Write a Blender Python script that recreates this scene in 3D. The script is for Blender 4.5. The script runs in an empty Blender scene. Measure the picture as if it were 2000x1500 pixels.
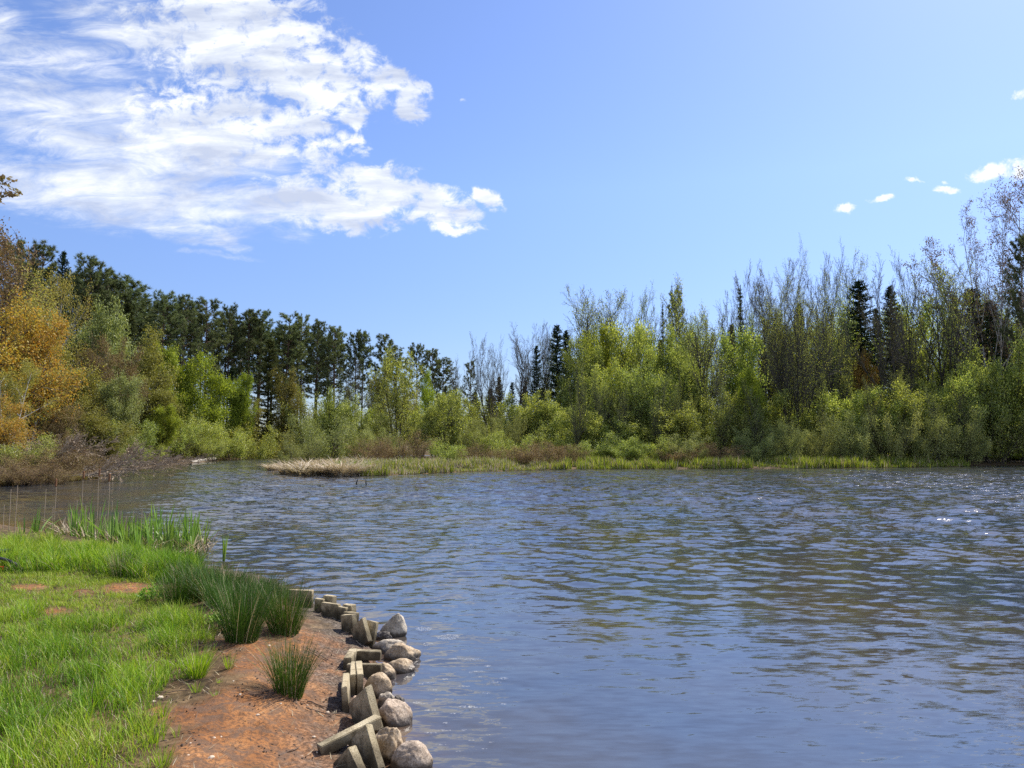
import bpy, bmesh, math, random
import numpy as np
from mathutils import Vector, Matrix, Euler, noise as mnoise

# ------------------------------------------------------------------ camera, sky, sun, exposure
SC = bpy.context.scene
COL = SC.collection
R = math.radians
F = 1400.0                       # focal length in photo pixels (photo is 2000 wide)
CAMZ = 2.0
PITCH = math.atan(118.0 / F)
SP, CP = math.sin(PITCH), math.cos(PITCH)

cam_data = bpy.data.cameras.new('camera')
cam = bpy.data.objects.new('camera', cam_data)
COL.objects.link(cam)
cam.location = (0, 0, CAMZ)
cam.rotation_euler = (math.pi / 2 + PITCH, 0, 0)
cam_data.sensor_fit = 'HORIZONTAL'
cam_data.sensor_width = 36.0
cam_data.lens = 36.0 * F / 2000.0
cam_data.clip_start = 0.1
cam_data.clip_end = 6000
SC.camera = cam

SUN_EL, SUN_AZ = 50.0, 47.0      # azimuth: degrees to the right of the view direction (+Y)
SKY_STRENGTH = 0.135
SUN_STRENGTH = 5.0
EXPOSURE = 0.68

SC.view_settings.view_transform = 'Standard'
SC.view_settings.look = 'None'
SC.view_settings.gamma = 1
SC.view_settings.exposure = EXPOSURE
SC.view_settings.use_curve_mapping = False
SC.cycles.max_bounces = 8
SC.cycles.diffuse_bounces = 3
SC.cycles.glossy_bounces = 4
SC.cycles.transmission_bounces = 4
SC.cycles.sample_clamp_indirect = 6.0
SC.cycles.sample_clamp_direct = 5.0
SC.cycles.caustics_reflective = False
SC.cycles.caustics_refractive = False
SC.cycles.use_denoising = False

sun_data = bpy.data.lights.new('sun', 'SUN')
sun_data.energy = SUN_STRENGTH
sun_data.angle = R(0.5)
sun_data.color = (1.0, 0.94, 0.84)
sun = bpy.data.objects.new('sun', sun_data)
COL.objects.link(sun)
_sd = Vector((math.sin(R(SUN_AZ)) * math.cos(R(SUN_EL)), math.cos(R(SUN_AZ)) * math.cos(R(SUN_EL)), math.sin(R(SUN_EL))))
sun.rotation_euler = (-_sd).to_track_quat('-Z', 'Y').to_euler()


def ray(px, py):
    cx, cy = px - 1000.0, 750.0 - py
    return cx, F * CP - cy * SP, F * SP + cy * CP


def G(px, py, z=0.0):
    dx, dy, dz = ray(px, py)
    t = (z - CAMZ) / dz
    return dx * t, dy * t


def atY(px, py, Y):
    dx, dy, dz = ray(px, py)
    t = Y / dy
    return dx * t, Y, CAMZ + dz * t


# ------------------------------------------------------------------ node helpers
def nd(nt, typ, **kw):
    n = nt.nodes.new(typ)
    for k, v in kw.items():
        if k.startswith('i_'):
            n.inputs[k[2:].replace('_', ' ')].default_value = v
        else:
            setattr(n, k, v)
    return n


def lk(nt, a, b):
    nt.links.new(a, b)


def math_n(nt, op, a=None, b=None, c=None, clamp=False):
    n = nt.nodes.new('ShaderNodeMath')
    n.operation = op
    n.use_clamp = clamp
    for k, v in enumerate((a, b, c)):
        if v is None:
            continue
        if isinstance(v, (int, float)):
            n.inputs[k].default_value = v
        else:
            nt.links.new(v, n.inputs[k])
    return n.outputs[0]


def ramp_n(nt, fac, stops, interp='LINEAR'):
    n = nt.nodes.new('ShaderNodeValToRGB')
    n.color_ramp.interpolation = interp
    el = n.color_ramp.elements
    while len(el) < len(stops):
        el.new(0.5)
    for e, (p, c) in zip(el, stops):
        e.position = p
        e.color = (c, c, c, 1) if isinstance(c, (int, float)) else (*c, 1)
    if fac is not None:
        nt.links.new(fac, n.inputs[0])
    return n.outputs[0]


def mix_n(nt, fac, a, b, mode='MIX'):
    n = nt.nodes.new('ShaderNodeMix')
    n.data_type = 'RGBA'
    n.blend_type = mode
    for sock, v in ((n.inputs[0], fac), (n.inputs[6], a), (n.inputs[7], b)):
        if isinstance(v, (int, float)):
            sock.default_value = v
        elif isinstance(v, tuple):
            sock.default_value = (*v, 1) if len(v) == 3 else v
        else:
            nt.links.new(v, sock)
    return n.outputs[2]


def smooth_n(nt, v, lo, hi):
    n = nt.nodes.new('ShaderNodeMapRange')
    n.interpolation_type = 'SMOOTHSTEP'
    nt.links.new(v, n.inputs[0])
    n.inputs[1].default_value = lo
    n.inputs[2].default_value = hi
    return n.outputs[0]


def noise_n(nt, vec, scale, detail=4.0, rough=0.55, dist=0.0, out=0):
    n = nt.nodes.new('ShaderNodeTexNoise')
    n.inputs['Scale'].default_value = scale
    n.inputs['Detail'].default_value = detail
    n.inputs['Roughness'].default_value = rough
    n.inputs['Distortion'].default_value = dist
    if vec is not None:
        nt.links.new(vec, n.inputs['Vector'])
    return n.outputs[out]


# ------------------------------------------------------------------ world: Nishita sky with clouds far off in it
def build_world():
    w = bpy.data.worlds.new('World')
    SC.world = w
    w.use_nodes = True
    nt = w.node_tree
    nt.nodes.clear()
    out = nd(nt, 'ShaderNodeOutputWorld')
    bg = nd(nt, 'ShaderNodeBackground')
    lk(nt, bg.outputs[0], out.inputs[0])
    sky = nd(nt, 'ShaderNodeTexSky')
    sky.sky_type = 'NISHITA'
    sky.sun_disc = False
    sky.sun_elevation = R(SUN_EL)
    sky.sun_rotation = R(SUN_AZ)
    sky.altitude = 300
    sky.air_density = 1.0
    sky.dust_density = 0.6
    sky.ozone_density = 2.0
    tint = mix_n(nt, 1.0, sky.outputs[0], SKY_TINT, 'MULTIPLY')
    bg.inputs[1].default_value = SKY_STRENGTH
    tc = nd(nt, 'ShaderNodeTexCoord')
    sep = nd(nt, 'ShaderNodeSeparateXYZ')
    lk(nt, tc.outputs['Generated'], sep.inputs[0])
    x, y, z = sep.outputs
    low = nd(nt, 'ShaderNodeMapRange')          # the haze belt at the horizon, a little less bright than the model's
    lk(nt, z, low.inputs[0])
    low.inputs[1].default_value, low.inputs[2].default_value = 0.0, 0.34
    low.inputs[3].default_value, low.inputs[4].default_value = 0.62, 1.0
    vs = nd(nt, 'ShaderNodeVectorMath', operation='SCALE')
    lk(nt, tint, vs.inputs[0])
    lk(nt, low.outputs[0], vs.inputs['Scale'])
    tint = vs.outputs[0]
    ysafe = math_n(nt, 'MAXIMUM', y, 0.02)
    u = math_n(nt, 'DIVIDE', x, ysafe)
    v = math_n(nt, 'DIVIDE', z, ysafe)
    uv = nd(nt, 'ShaderNodeCombineXYZ')
    lk(nt, u, uv.inputs[0])
    lk(nt, v, uv.inputs[1])
    uv = uv.outputs[0]

    def duv(px, py):
        a, b, c = ray(px, py)
        return a / b, c / b

    # a slow warp so the blobs lose their outline
    wn = noise_n(nt, uv, 9.0, 5.0, 0.6, 0.0, 1)
    wv = nd(nt, 'ShaderNodeVectorMath', operation='MULTIPLY_ADD')
    lk(nt, wn, wv.inputs[0])
    wv.inputs[1].default_value = (0.075, 0.06, 0)
    wv.inputs[2].default_value = (-0.0375, -0.03, 0)
    wadd = nd(nt, 'ShaderNodeVectorMath', operation='ADD')
    lk(nt, uv, wadd.inputs[0])
    lk(nt, wv.outputs[0], wadd.inputs[1])
    wuv = wadd.outputs[0]

    def blob_field(blobs, vec):
        f = None
        for (px, py, rx, ry, rot, amp) in blobs:
            cu, cv = duv(px, py)
            m = nd(nt, 'ShaderNodeMapping', vector_type='TEXTURE')
            m.inputs['Location'].default_value = (cu, cv, 0)
            m.inputs['Rotation'].default_value = (0, 0, R(rot))
            m.inputs['Scale'].default_value = (rx / F, ry / F, 1)
            lk(nt, vec, m.inputs['Vector'])
            ln = nd(nt, 'ShaderNodeVectorMath', operation='LENGTH')
            lk(nt, m.outputs[0], ln.inputs[0])
            mr = nd(nt, 'ShaderNodeMapRange', interpolation_type='SMOOTHSTEP')
            lk(nt, ln.outputs['Value'], mr.inputs[0])
            mr.inputs[1].default_value = 1.35
            mr.inputs[2].default_value = 0.25
            mr.inputs[3].default_value = 0
            mr.inputs[4].default_value = amp
            f = mr.outputs[0] if f is None else math_n(nt, 'MAXIMUM', f, mr.outputs[0])
        return f

    # puffy parts (crisp, broken edges) and sheet parts (soft, streaked)
    puffy = [(470, 90, 260, 120, -14, 1.0), (590, 160, 110, 80, -30, .95), (760, 145, 58, 34, -10, .9), (795, 200, 44, 42, -45, .92),
             (690, 268, 42, 24, -20, .85), (700, 225, 28, 48, 0, .62), (560, 250, 110, 60, 10, .8), (640, 140, 90, 50, -25, .85),
             (430, 250, 240, 95, -8, .9), (640, 310, 130, 60, -18, .55), (760, 365, 110, 58, -12, 1.0), (860, 400, 80, 52, -15, .98),
             (945, 378, 48, 20, -16, .8), (650, 395, 170, 60, -8, 1.0), (900, 440, 60, 24, 0, .55), (440, 20, 200, 60, 0, .95), (590, 60, 90, 50, -30, .7),
             (700, 110, 60, 40, -40, .8), (735, 185, 50, 30, -40, .8), (660, 195, 80, 60, -20, .85), (620, 235, 60, 40, 0, .85), (800, 165, 34, 26, -30, .9), (1955, 335, 84, 20, 6, .74), (1985, 342, 50, 20, 0, .74), (1650, 407, 30, 9, 4, .66), (1724, 390, 32, 9, 6, .66), (1842, 375, 46, 8, 3, .62), (1815, 374, 16, 7, 0, .6), (1778, 357, 17, 6, 0, .58), (1835, 361, 14, 6, 0, .58),
             (898, 199, 12, 7, 0, .6), (1990, 185, 30, 18, 20, .35)]
    sheet = [(200, 370, 330, 75, -4, 1.0), (460, 400, 260, 58, -6, 1.0), (150, 230, 260, 100, -12, .85), (330, 300, 280, 90, -6, .9), (120, 130, 240, 90, -22, .55),
             (-60, 60, 160, 90, -20, .7), (240, 60, 200, 90, -20, .62), (400, 470, 130, 14, -8, .5), (420, 450, 60, 16, -22, .62), (330, 440, 190, 30, -5, .6),
             (430, 495, 110, 9, -4, .36), (-250, 300, 320, 140, 0, .9), (-200, -200, 500, 200, 0, .6), (300, -150, 400, 150, 0, .7)]
    fp = blob_field(puffy, wuv)
    fs = blob_field(sheet, wuv)
    mp = nd(nt, 'ShaderNodeMapping')
    mp.inputs['Scale'].default_value = (1.0, 1.25, 1)
    lk(nt, uv, mp.inputs[0])
    np_ = noise_n(nt, mp.outputs[0], 30.0, 11.0, 0.64, 0.35)
    ms = nd(nt, 'ShaderNodeMapping')
    ms.inputs['Rotation'].default_value = (0, 0, R(6))
    ms.inputs['Scale'].default_value = (0.5, 1.7, 1)
    lk(nt, uv, ms.inputs[0])
    ns_ = noise_n(nt, ms.outputs[0], 18.0, 11.0, 0.68, 0.8)
    dp = math_n(nt, 'ADD', math_n(nt, 'MULTIPLY', fp, 0.95), math_n(nt, 'MULTIPLY', math_n(nt, 'SUBTRACT', np_, 0.5), 2.7))
    dp = smooth_n(nt, dp, 0.20, 0.86)
    dp = math_n(nt, 'MULTIPLY', dp, smooth_n(nt, fp, 0.02, 0.3))
    ds = math_n(nt, 'ADD', math_n(nt, 'MULTIPLY', fs, 0.95), math_n(nt, 'MULTIPLY', math_n(nt, 'SUBTRACT', ns_, 0.5), 2.2))
    ds = math_n(nt, 'MULTIPLY', smooth_n(nt, ds, 0.02, 1.18), 0.92)
    ds = math_n(nt, 'MULTIPLY', ds, smooth_n(nt, fs, 0.02, 0.35))
    dens = math_n(nt, 'SUBTRACT', 1.0, math_n(nt, 'MULTIPLY', math_n(nt, 'SUBTRACT', 1.0, dp), math_n(nt, 'SUBTRACT', 1.0, ds)))
    front = smooth_n(nt, y, 0.05, 0.2)
    dens = math_n(nt, 'MULTIPLY', dens, front)
    dens = math_n(nt, 'MULTIPLY', dens, 0.96)
    rear_fill = noise_n(nt, tc.outputs['Generated'], 3.0, 5.0, 0.6)  # unseen clouds behind the camera, added to brighten the shaded sides
    rear_fill = math_n(nt, 'MULTIPLY', smooth_n(nt, rear_fill, 0.40, 0.62), math_n(nt, 'SUBTRACT', 1.0, smooth_n(nt, y, -0.45, -0.1)))
    rear_fill = math_n(nt, 'MULTIPLY', rear_fill, smooth_n(nt, z, 0.02, 0.15))
    dens = math_n(nt, 'MAXIMUM', dens, math_n(nt, 'MULTIPLY', rear_fill, 0.95))
    # self shading of the cloud body
    sh = noise_n(nt, ms.outputs[0], 16.0, 6.0, 0.6, 0.3)
    cc = ramp_n(nt, sh, [(0.36, (0.54, 0.60, 0.75)), (0.50, (0.74, 0.79, 0.88)), (0.62, (0.97, 0.985, 1.0))])
    cc = mix_n(nt, math_n(nt, 'MAXIMUM', smooth_n(nt, fs, 0.05, 0.5), math_n(nt, 'SUBTRACT', 1.0, smooth_n(nt, u, 0.0, 0.25))), (0.96, 0.98, 1.0), cc)
    cl = mix_n(nt, 1.0, cc, (CLOUD_GAIN, CLOUD_GAIN, CLOUD_GAIN), 'MULTIPLY')
    fin = mix_n(nt, dens, tint, cl)
    lk(nt, fin, bg.inputs[0])
    w.cycles.sampling_method = 'MANUAL'
    w.cycles.sample_map_resolution = 1024


SKY_TINT = (0.70, 0.75, 0.95)
CLOUD_GAIN = 1.18 / SKY_STRENGTH / 2 ** EXPOSURE
build_world()


# ------------------------------------------------------------------ mesh helpers
class MB:
    """collects triangles / quads and links them as ONE mesh object"""

    def __init__(self):
        self.v, self.q, self.t, self.qm, self.tm, self.n = [], [], [], [], [], 0

    def add(self, verts, quads=None, tris=None, m=0):
        verts = np.asarray(verts, dtype=np.float32).reshape(-1, 3)
        if quads is not None and len(quads):
            q = np.asarray(quads, dtype=np.int32).reshape(-1, 4) + self.n
            self.q.append(q)
            self.qm.append(np.full(len(q), m, np.int32))
        if tris is not None and len(tris):
            t = np.asarray(tris, dtype=np.int32).reshape(-1, 3) + self.n
            self.t.append(t)
            self.tm.append(np.full(len(t), m, np.int32))
        self.v.append(verts)
        self.n += len(verts)

    def mesh(self, name, mats, smooth=False):
        v = np.concatenate(self.v) if self.v else np.zeros((0, 3), np.float32)
        q = np.concatenate(self.q) if self.q else np.zeros((0, 4), np.int32)
        t = np.concatenate(self.t) if self.t else np.zeros((0, 3), np.int32)
        mi = np.concatenate(self.qm + self.tm) if (self.qm or self.tm) else np.zeros(0, np.int32)
        me = bpy.data.meshes.new(name)
        me.vertices.add(len(v))
        me.vertices.foreach_set('co', v.ravel())
        nl = q.size + t.size
        me.loops.add(nl)
        me.loops.foreach_set('vertex_index', np.concatenate([q.ravel(), t.ravel()]).astype(np.int32))
        np_ = len(q) + len(t)
        me.polygons.add(np_)
        ls = np.concatenate([np.arange(len(q)) * 4, len(q) * 4 + np.arange(len(t)) * 3]).astype(np.int32)
        me.polygons.foreach_set('loop_start', ls)
        for m in (mats if isinstance(mats, (list, tuple)) else [mats]):
            me.materials.append(m)
        me.polygons.foreach_set('material_index', mi)
        me.polygons.foreach_set('use_smooth', np.full(np_, smooth))
        me.update(calc_edges=True)
        return me

    def build(self, name, mats, parent=None, smooth=False):
        return link(name, self.mesh(name, mats, smooth), parent)


def link(name, me, parent=None):
    o = bpy.data.objects.new(name, me)
    COL.objects.link(o)
    if parent:
        o.parent = parent
    return o


def tag(o, label=None, cat=None, group=None, kind=None):
    if label:
        o['label'] = label
    if cat:
        o['category'] = cat
    if group:
        o['group'] = group
    if kind:
        o['kind'] = kind
    return o


def empty(name, loc, rz=0.0):
    o = bpy.data.objects.new(name, None)
    o.empty_display_size = 0.2
    o.location = loc
    o.rotation_euler = (0, 0, rz)
    COL.objects.link(o)
    return o


def frustums(mb, p0, p1, r0, r1, sides, m=0):
    p0, p1 = np.asarray(p0, float), np.asarray(p1, float)
    if len(p0) == 0:
        return
    r0, r1 = np.asarray(r0, float)[:, None, None], np.asarray(r1, float)[:, None, None]
    d = p1 - p0
    d /= np.maximum(np.linalg.norm(d, axis=1, keepdims=True), 1e-9)
    up = np.where(np.abs(d[:, 2:3]) > 0.9, np.array([[1.0, 0, 0]]), np.array([[0, 0, 1.0]]))
    a = np.cross(d, up)
    a /= np.linalg.norm(a, axis=1, keepdims=True)
    b = np.cross(d, a)
    th = np.arange(sides) * 2 * math.pi / sides
    ring = a[:, None, :] * np.cos(th)[None, :, None] + b[:, None, :] * np.sin(th)[None, :, None]
    v = np.concatenate([p0[:, None, :] + ring * r0, p1[:, None, :] + ring * r1], axis=1)
    n = len(p0)
    k = np.arange(sides)
    q = np.stack([k, (k + 1) % sides, (k + 1) % sides + sides, k + sides], axis=1)
    q = q[None] + (np.arange(n) * 2 * sides)[:, None, None]
    mb.add(v.reshape(-1, 3), quads=q.reshape(-1, 4), m=m)


def unit(rng, n):
    v = rng.normal(size=(n, 3))
    return v / np.linalg.norm(v, axis=1, keepdims=True)


def leaf_quads(mb, rng, anchors, per, spread, L, W, m=0, down=0.0, flat=0.0):
    a = np.repeat(np.asarray(anchors, float), per, axis=0)
    n = len(a)
    if n == 0:
        return
    a = a + rng.normal(size=(n, 3)) * spread
    d = unit(rng, n)
    d[:, 2] -= down
    d /= np.linalg.norm(d, axis=1, keepdims=True)
    s = unit(rng, n)
    s[:, 2] *= (1 - flat)
    s -= d * (s * d).sum(1, keepdims=True)
    s /= np.maximum(np.linalg.norm(s, axis=1, keepdims=True), 1e-6)
    l = L * rng.uniform(0.6, 1.3, (n, 1))
    w = W * rng.uniform(0.6, 1.3, (n, 1))
    v = np.stack([a, a + d * l * 0.45 + s * w * 0.5, a + d * l, a + d * l * 0.45 - s * w * 0.5], axis=1)
    mb.add(v.reshape(-1, 3), quads=np.arange(n * 4).reshape(-1, 4), m=m)


def blades(mb, rng, root, h, w, lean, bend, m=0, segs=3, az=None):
    """tapering grass blades; root (n,3), h/w/lean/bend (n,)"""
    n = len(root)
    if n == 0:
        return
    az = rng.uniform(0, 2 * math.pi, n) if az is None else az
    dirx = np.stack([np.cos(az), np.sin(az), np.zeros(n)], 1)
    fa = az + math.pi / 2 + rng.normal(0, 0.6, n)
    side = np.stack([np.cos(fa), np.sin(fa), np.zeros(n)], 1)
    vs = []
    for k in range(segs + 1):
        t = k / segs
        c = root + np.array([0, 0, 1.0]) * (h * (t - 0.25 * bend * t * t))[:, None] + dirx * (h * (lean * t + bend * t * t * 0.8))[:, None]
        if k < segs:
            ww = (w * (1 - 0.55 * t) * 0.5)[:, None]
            vs += [c - side * ww, c + side * ww]
        else:
            vs.append(c)
    nv = 2 * segs + 1
    v = np.stack(vs, 1).reshape(-1, 3)
    base = np.arange(n)[:, None] * nv
    q = np.concatenate([base + np.array([[2 * k, 2 * k + 1, 2 * k + 3, 2 * k + 2]]) for k in range(segs - 1)], 0)
    t = base + np.array([[2 * segs - 2, 2 * segs - 1, 2 * segs]])
    mb.add(v, quads=q, tris=t, m=m)


# ------------------------------------------------------------------ materials
def new_mat(name):
    m = bpy.data.materials.new(name)
    m.use_nodes = True
    nt = m.node_tree
    nt.nodes.clear()
    out = nd(nt, 'ShaderNodeOutputMaterial')
    return m, nt, out


def leaf_mat(name, stops, trans=0.45, gloss=0.06, vary=0.25):
    trans *= .8
    gloss *= 0.45
    m, nt, out = new_mat(name)
    geo = nd(nt, 'ShaderNodeNewGeometry')
    oi = nd(nt, 'ShaderNodeObjectInfo')
    n = len(stops)
    c = ramp_n(nt, geo.outputs['Random Per Island'], [(i / max(1, n - 1), s) for i, s in enumerate(stops)])
    hs = nd(nt, 'ShaderNodeHueSaturation')
    hs.inputs['Hue'].default_value = 0.5
    lk(nt, c, hs.inputs['Color'])
    lk(nt, math_n(nt, 'MULTIPLY_ADD', oi.outputs['Random'], vary * 1.2, 1 - vary * 0.6), hs.inputs['Value'])
    lk(nt, math_n(nt, 'MULTIPLY_ADD', math_n(nt, 'FRACT', math_n(nt, 'MULTIPLY', oi.outputs['Random'], 7.3)), 0.025, 0.4875), hs.inputs['Hue'])
    c = hs.outputs[0]
    df = nd(nt, 'ShaderNodeBsdfDiffuse')
    tr = nd(nt, 'ShaderNodeBsdfTranslucent')
    gl = nd(nt, 'ShaderNodeBsdfGlossy', i_Roughness=0.55)
    lk(nt, c, df.inputs[0])
    lk(nt, mix_n(nt, 1.0, c, (1.25, 1.2, 0.7), 'MULTIPLY'), tr.inputs[0])
    mx = nd(nt, 'ShaderNodeMixShader', i_Fac=trans)
    lk(nt, df.outputs[0], mx.inputs[1])
    lk(nt, tr.outputs[0], mx.inputs[2])
    m2 = nd(nt, 'ShaderNodeMixShader', i_Fac=gloss)
    lk(nt, mx.outputs[0], m2.inputs[1])
    lk(nt, gl.outputs[0], m2.inputs[2])
    lk(nt, m2.outputs[0], out.inputs[0])
    return m


def rough_mat(name, stops, scale, stretch=(1, 1, 1), rough=0.85, bump=0.3, bscale=None, bdist=0.02, spec=0.3, detail=6.0):
    m, nt, out = new_mat(name)
    tc = nd(nt, 'ShaderNodeTexCoord')
    mp = nd(nt, 'ShaderNodeMapping')
    mp.inputs['Scale'].default_value = stretch
    lk(nt, tc.outputs['Object'], mp.inputs[0])
    nz = noise_n(nt, mp.outputs[0], scale, detail, 0.62)
    n = len(stops)
    c = ramp_n(nt, nz, [(0.3 + 0.4 * i / max(1, n - 1), s) for i, s in enumerate(stops)])
    p = nd(nt, 'ShaderNodeBsdfPrincipled')
    p.inputs['Roughness'].default_value = rough
    p.inputs['Specular IOR Level'].default_value = spec
    lk(nt, c, p.inputs['Base Color'])
    if bump:
        b = nd(nt, 'ShaderNodeBump')
        b.inputs['Strength'].default_value = bump
        b.inputs['Distance'].default_value = bdist
        lk(nt, noise_n(nt, mp.outputs[0], bscale or scale * 2.5, 6.0, 0.65), b.inputs['Height'])
        lk(nt, b.outputs[0], p.inputs['Normal'])
    lk(nt, p.outputs[0], out.inputs[0])
    return m


M = {}
M['pine_leaf'] = leaf_mat('pine_needles', [(.075, .105, .042), (.125, .160, .066), (.20, .23, .10)], .3, .06, .4)
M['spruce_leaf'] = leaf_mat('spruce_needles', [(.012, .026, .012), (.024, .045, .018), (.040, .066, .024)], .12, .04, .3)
M['larch_leaf'] = leaf_mat('larch_needles', [(.045, .060, .018), (.075, .090, .028), (.10, .11, .04)], .25, .04, .2)
M['fresh_leaf'] = leaf_mat('fresh_leaves', [(.10, .135, .022), (.21, .27, .042), (.35, .41, .070), (.55, .59, .17)], .55, .10, .35)
M['bright_leaf'] = leaf_mat('bright_leaves', [(.15, .20, .018), (.25, .315, .028), (.38, .43, .055)], .55, .05, .2)
M['willow_leaf'] = leaf_mat('willow_leaves', [(.16, .19, .045), (.27, .30, .085), (.42, .45, .18)], .45, .08, .25)
M['olive_leaf'] = leaf_mat('olive_leaves', [(.13, .125, .025), (.21, .20, .04), (.31, .29, .075)], .45, .05, .25)
M['orange_leaf'] = leaf_mat('orange_leaves', [(.46, .22, .030), (.42, .27, .05), (.33, .29, .07), (.48, .27, .035), (.30, .28, .06)], .5, .05, .2)
M['gold_leaf'] = leaf_mat('golden_leaves', [(.36, .28, .05), (.38, .35, .08), (.26, .27, .06), (.33, .30, .09)], .5, .05, .2)
M['bud'] = leaf_mat('bud_leaves', [(.16, .12, .05), (.22, .20, .07), (.24, .26, .09)], .35, .03, .2)
M['redbud'] = leaf_mat('red_buds', [(.20, .11, .07), (.25, .17, .10), (.20, .15, .09)], .3, .03, .2)
M['brown_twig'] = rough_mat('brown_twigs', [(.09, .062, .045), (.18, .125, .092)], 3.0, bump=0)
M['rust_leaf'] = leaf_mat('rusty_leaves', [(.19, .12, .065), (.26, .18, .09), (.24, .22, .09)], .35, .03, .2)
M['bark'] = rough_mat('grey_bark', [(.022, .019, .015), (.050, .043, .035), (.09, .08, .065)], 2.0, (3, 3, .6), bump=.4, bdist=.05)
M['twig'] = rough_mat('grey_twigs', [(.07, .06, .05), (.13, .115, .10)], 2.0, bump=0)
M['pine_bark'] = rough_mat('pine_bark', [(.045, .030, .022), (.10, .062, .045), (.15, .10, .075)], 1.6, (3, 3, .7), bump=.4, bdist=.05)
M['birch_bark'] = rough_mat('birch_bark', [(.12, .11, .10), (.48, .46, .43), (.60, .58, .55)], 2.2, (.8, .8, 2.5), bump=.1)
M['dead_twig'] = rough_mat('bleached_twigs', [(.21, .155, .105), (.42, .335, .24)], 1.5, bump=0)
M['grass'] = leaf_mat('grass_blades', [(.135, .245, .010), (.22, .365, .015), (.31, .45, .028), (.36, .42, .06)], .5, .05, .0)
M['deep_grass'] = leaf_mat('deep_grass_blades', [(.08, .17, .010), (.13, .25, .014), (.20, .33, .022)], .45, .05, .0)
M['short_grass'] = leaf_mat('short_grass_blades', [(.20, .29, .018), (.29, .39, .028), (.42, .45, .08)], .5, .05, .0)
M['straw'] = leaf_mat('dry_straw', [(.26, .19, .11), (.40, .32, .21), (.52, .45, .33)], .25, .06, .0)
M['tussock'] = leaf_mat('dead_sedge', [(.30, .24, .17), (.46, .39, .29), (.60, .52, .41)], .25, .06, .1)
M['rush'] = leaf_mat('rush_stems', [(.022, .066, .006), (.048, .110, .012), (.085, .165, .022)], .25, .06, .12)
M['reed'] = leaf_mat('cattail_leaves', [(.10, .20, .022), (.17, .30, .045), (.30, .42, .11)], .45, .10, .1)
M['sedge'] = leaf_mat('sedge_blades', [(.13, .19, .02), (.21, .27, .03), (.32, .34, .08)], .42, .06, .1)
M['herb'] = leaf_mat('herb_leaves', [(.13, .26, .02), (.24, .38, .035)], .45, .08, .1)


# ------------------------------------------------------------------ the shorelines, in photo pixels on the water plane
NEAR_PX = [(815, 1680), (742, 1500), (742, 1430), (727, 1380), (714, 1330), (722, 1290), (716, 1262), (700, 1238), (680, 1214), (650, 1200),
           (612, 1186), (585, 1172), (560, 1150), (510, 1128), (430, 1113), (385, 1103), (320, 1096), (280, 1088), (255, 1070), (170, 1052),
           (100, 1042), (30, 1030), (-60, 1016), (-250, 1000), (-600, 984)]
FAR_PX = [(-500, 966), (-60, 955), (0, 950), (100, 944), (205, 935), (225, 922), (300, 911), (390, 904), (450, 898), (530, 893), (600, 890.5),
          (700, 889.5), (820, 889), (900, 891), (700, 896), (600, 900), (545, 904), (512, 911), (522, 919), (560, 926), (640, 930), (720, 930), (800, 926.5),
          (900, 922), (1000, 919.5), (1100, 917), (1300, 916), (1500, 915.5), (1700, 914), (1890, 911), (1960, 909), (2000, 908.5), (2200, 908),
          (2600, 912), (3000, 920)]
NEAR = np.array([G(*p) for p in NEAR_PX] + [(-45, 24), (-60, -40), (6, -40), (2.5, -6)])
FAR = np.array([G(*p) for p in FAR_PX] + [(220, 60), (4000, 200), (4000, 4000), (-4000, 4000), (-4000, 60), (-60, 32)])


def sdist(poly, x, y):
    """signed distance to a polygon: positive inside"""
    x, y = np.asarray(x, float), np.asarray(y, float)
    best = np.full(x.shape, 1e18)
    inside = np.zeros(x.shape, bool)
    n = len(poly)
    for i in range(n):
        ax, ay = poly[i]
        bx, by = poly[(i + 1) % n]
        ex, ey = bx - ax, by - ay
        t = np.clip(((x - ax) * ex + (y - ay) * ey) / (ex * ex + ey * ey + 1e-12), 0, 1)
        best = np.minimum(best, (x - ax - t * ex) ** 2 + (y - ay - t * ey) ** 2)
        cond = (ay > y) != (by > y)
        inside ^= cond & (x < (bx - ax) * (y - ay) / (by - ay + 1e-18) + ax)
    d = np.sqrt(best)
    return np.where(inside, d, -d)


def sstep(a, b, v):
    t = np.clip((v - a) / (b - a), 0, 1)
    return t * t * (3 - 2 * t)


_vr = np.random.default_rng(5)
_perm = _vr.uniform(0, 1, (256, 256))


def vnoise(x, y):
    """cheap tiling value noise"""
    x, y = np.asarray(x, float), np.asarray(y, float)
    xi, yi = np.floor(x).astype(int), np.floor(y).astype(int)
    fx, fy = x - xi, y - yi
    fx, fy = fx * fx * (3 - 2 * fx), fy * fy * (3 - 2 * fy)
    g = lambda a, b: _perm[a % 256, b % 256]
    return (g(xi, yi) * (1 - fx) + g(xi + 1, yi) * fx) * (1 - fy) + (g(xi, yi + 1) * (1 - fx) + g(xi + 1, yi + 1) * fx) * fy


def fbm(x, y, o=4):
    s, a, t = 0, 1.0, 0
    for k in range(o):
        s = s + a * vnoise(x * 2 ** k + 17.3 * k, y * 2 ** k + 9.1 * k)
        t += a
        a *= 0.5
    return s / t


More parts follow.
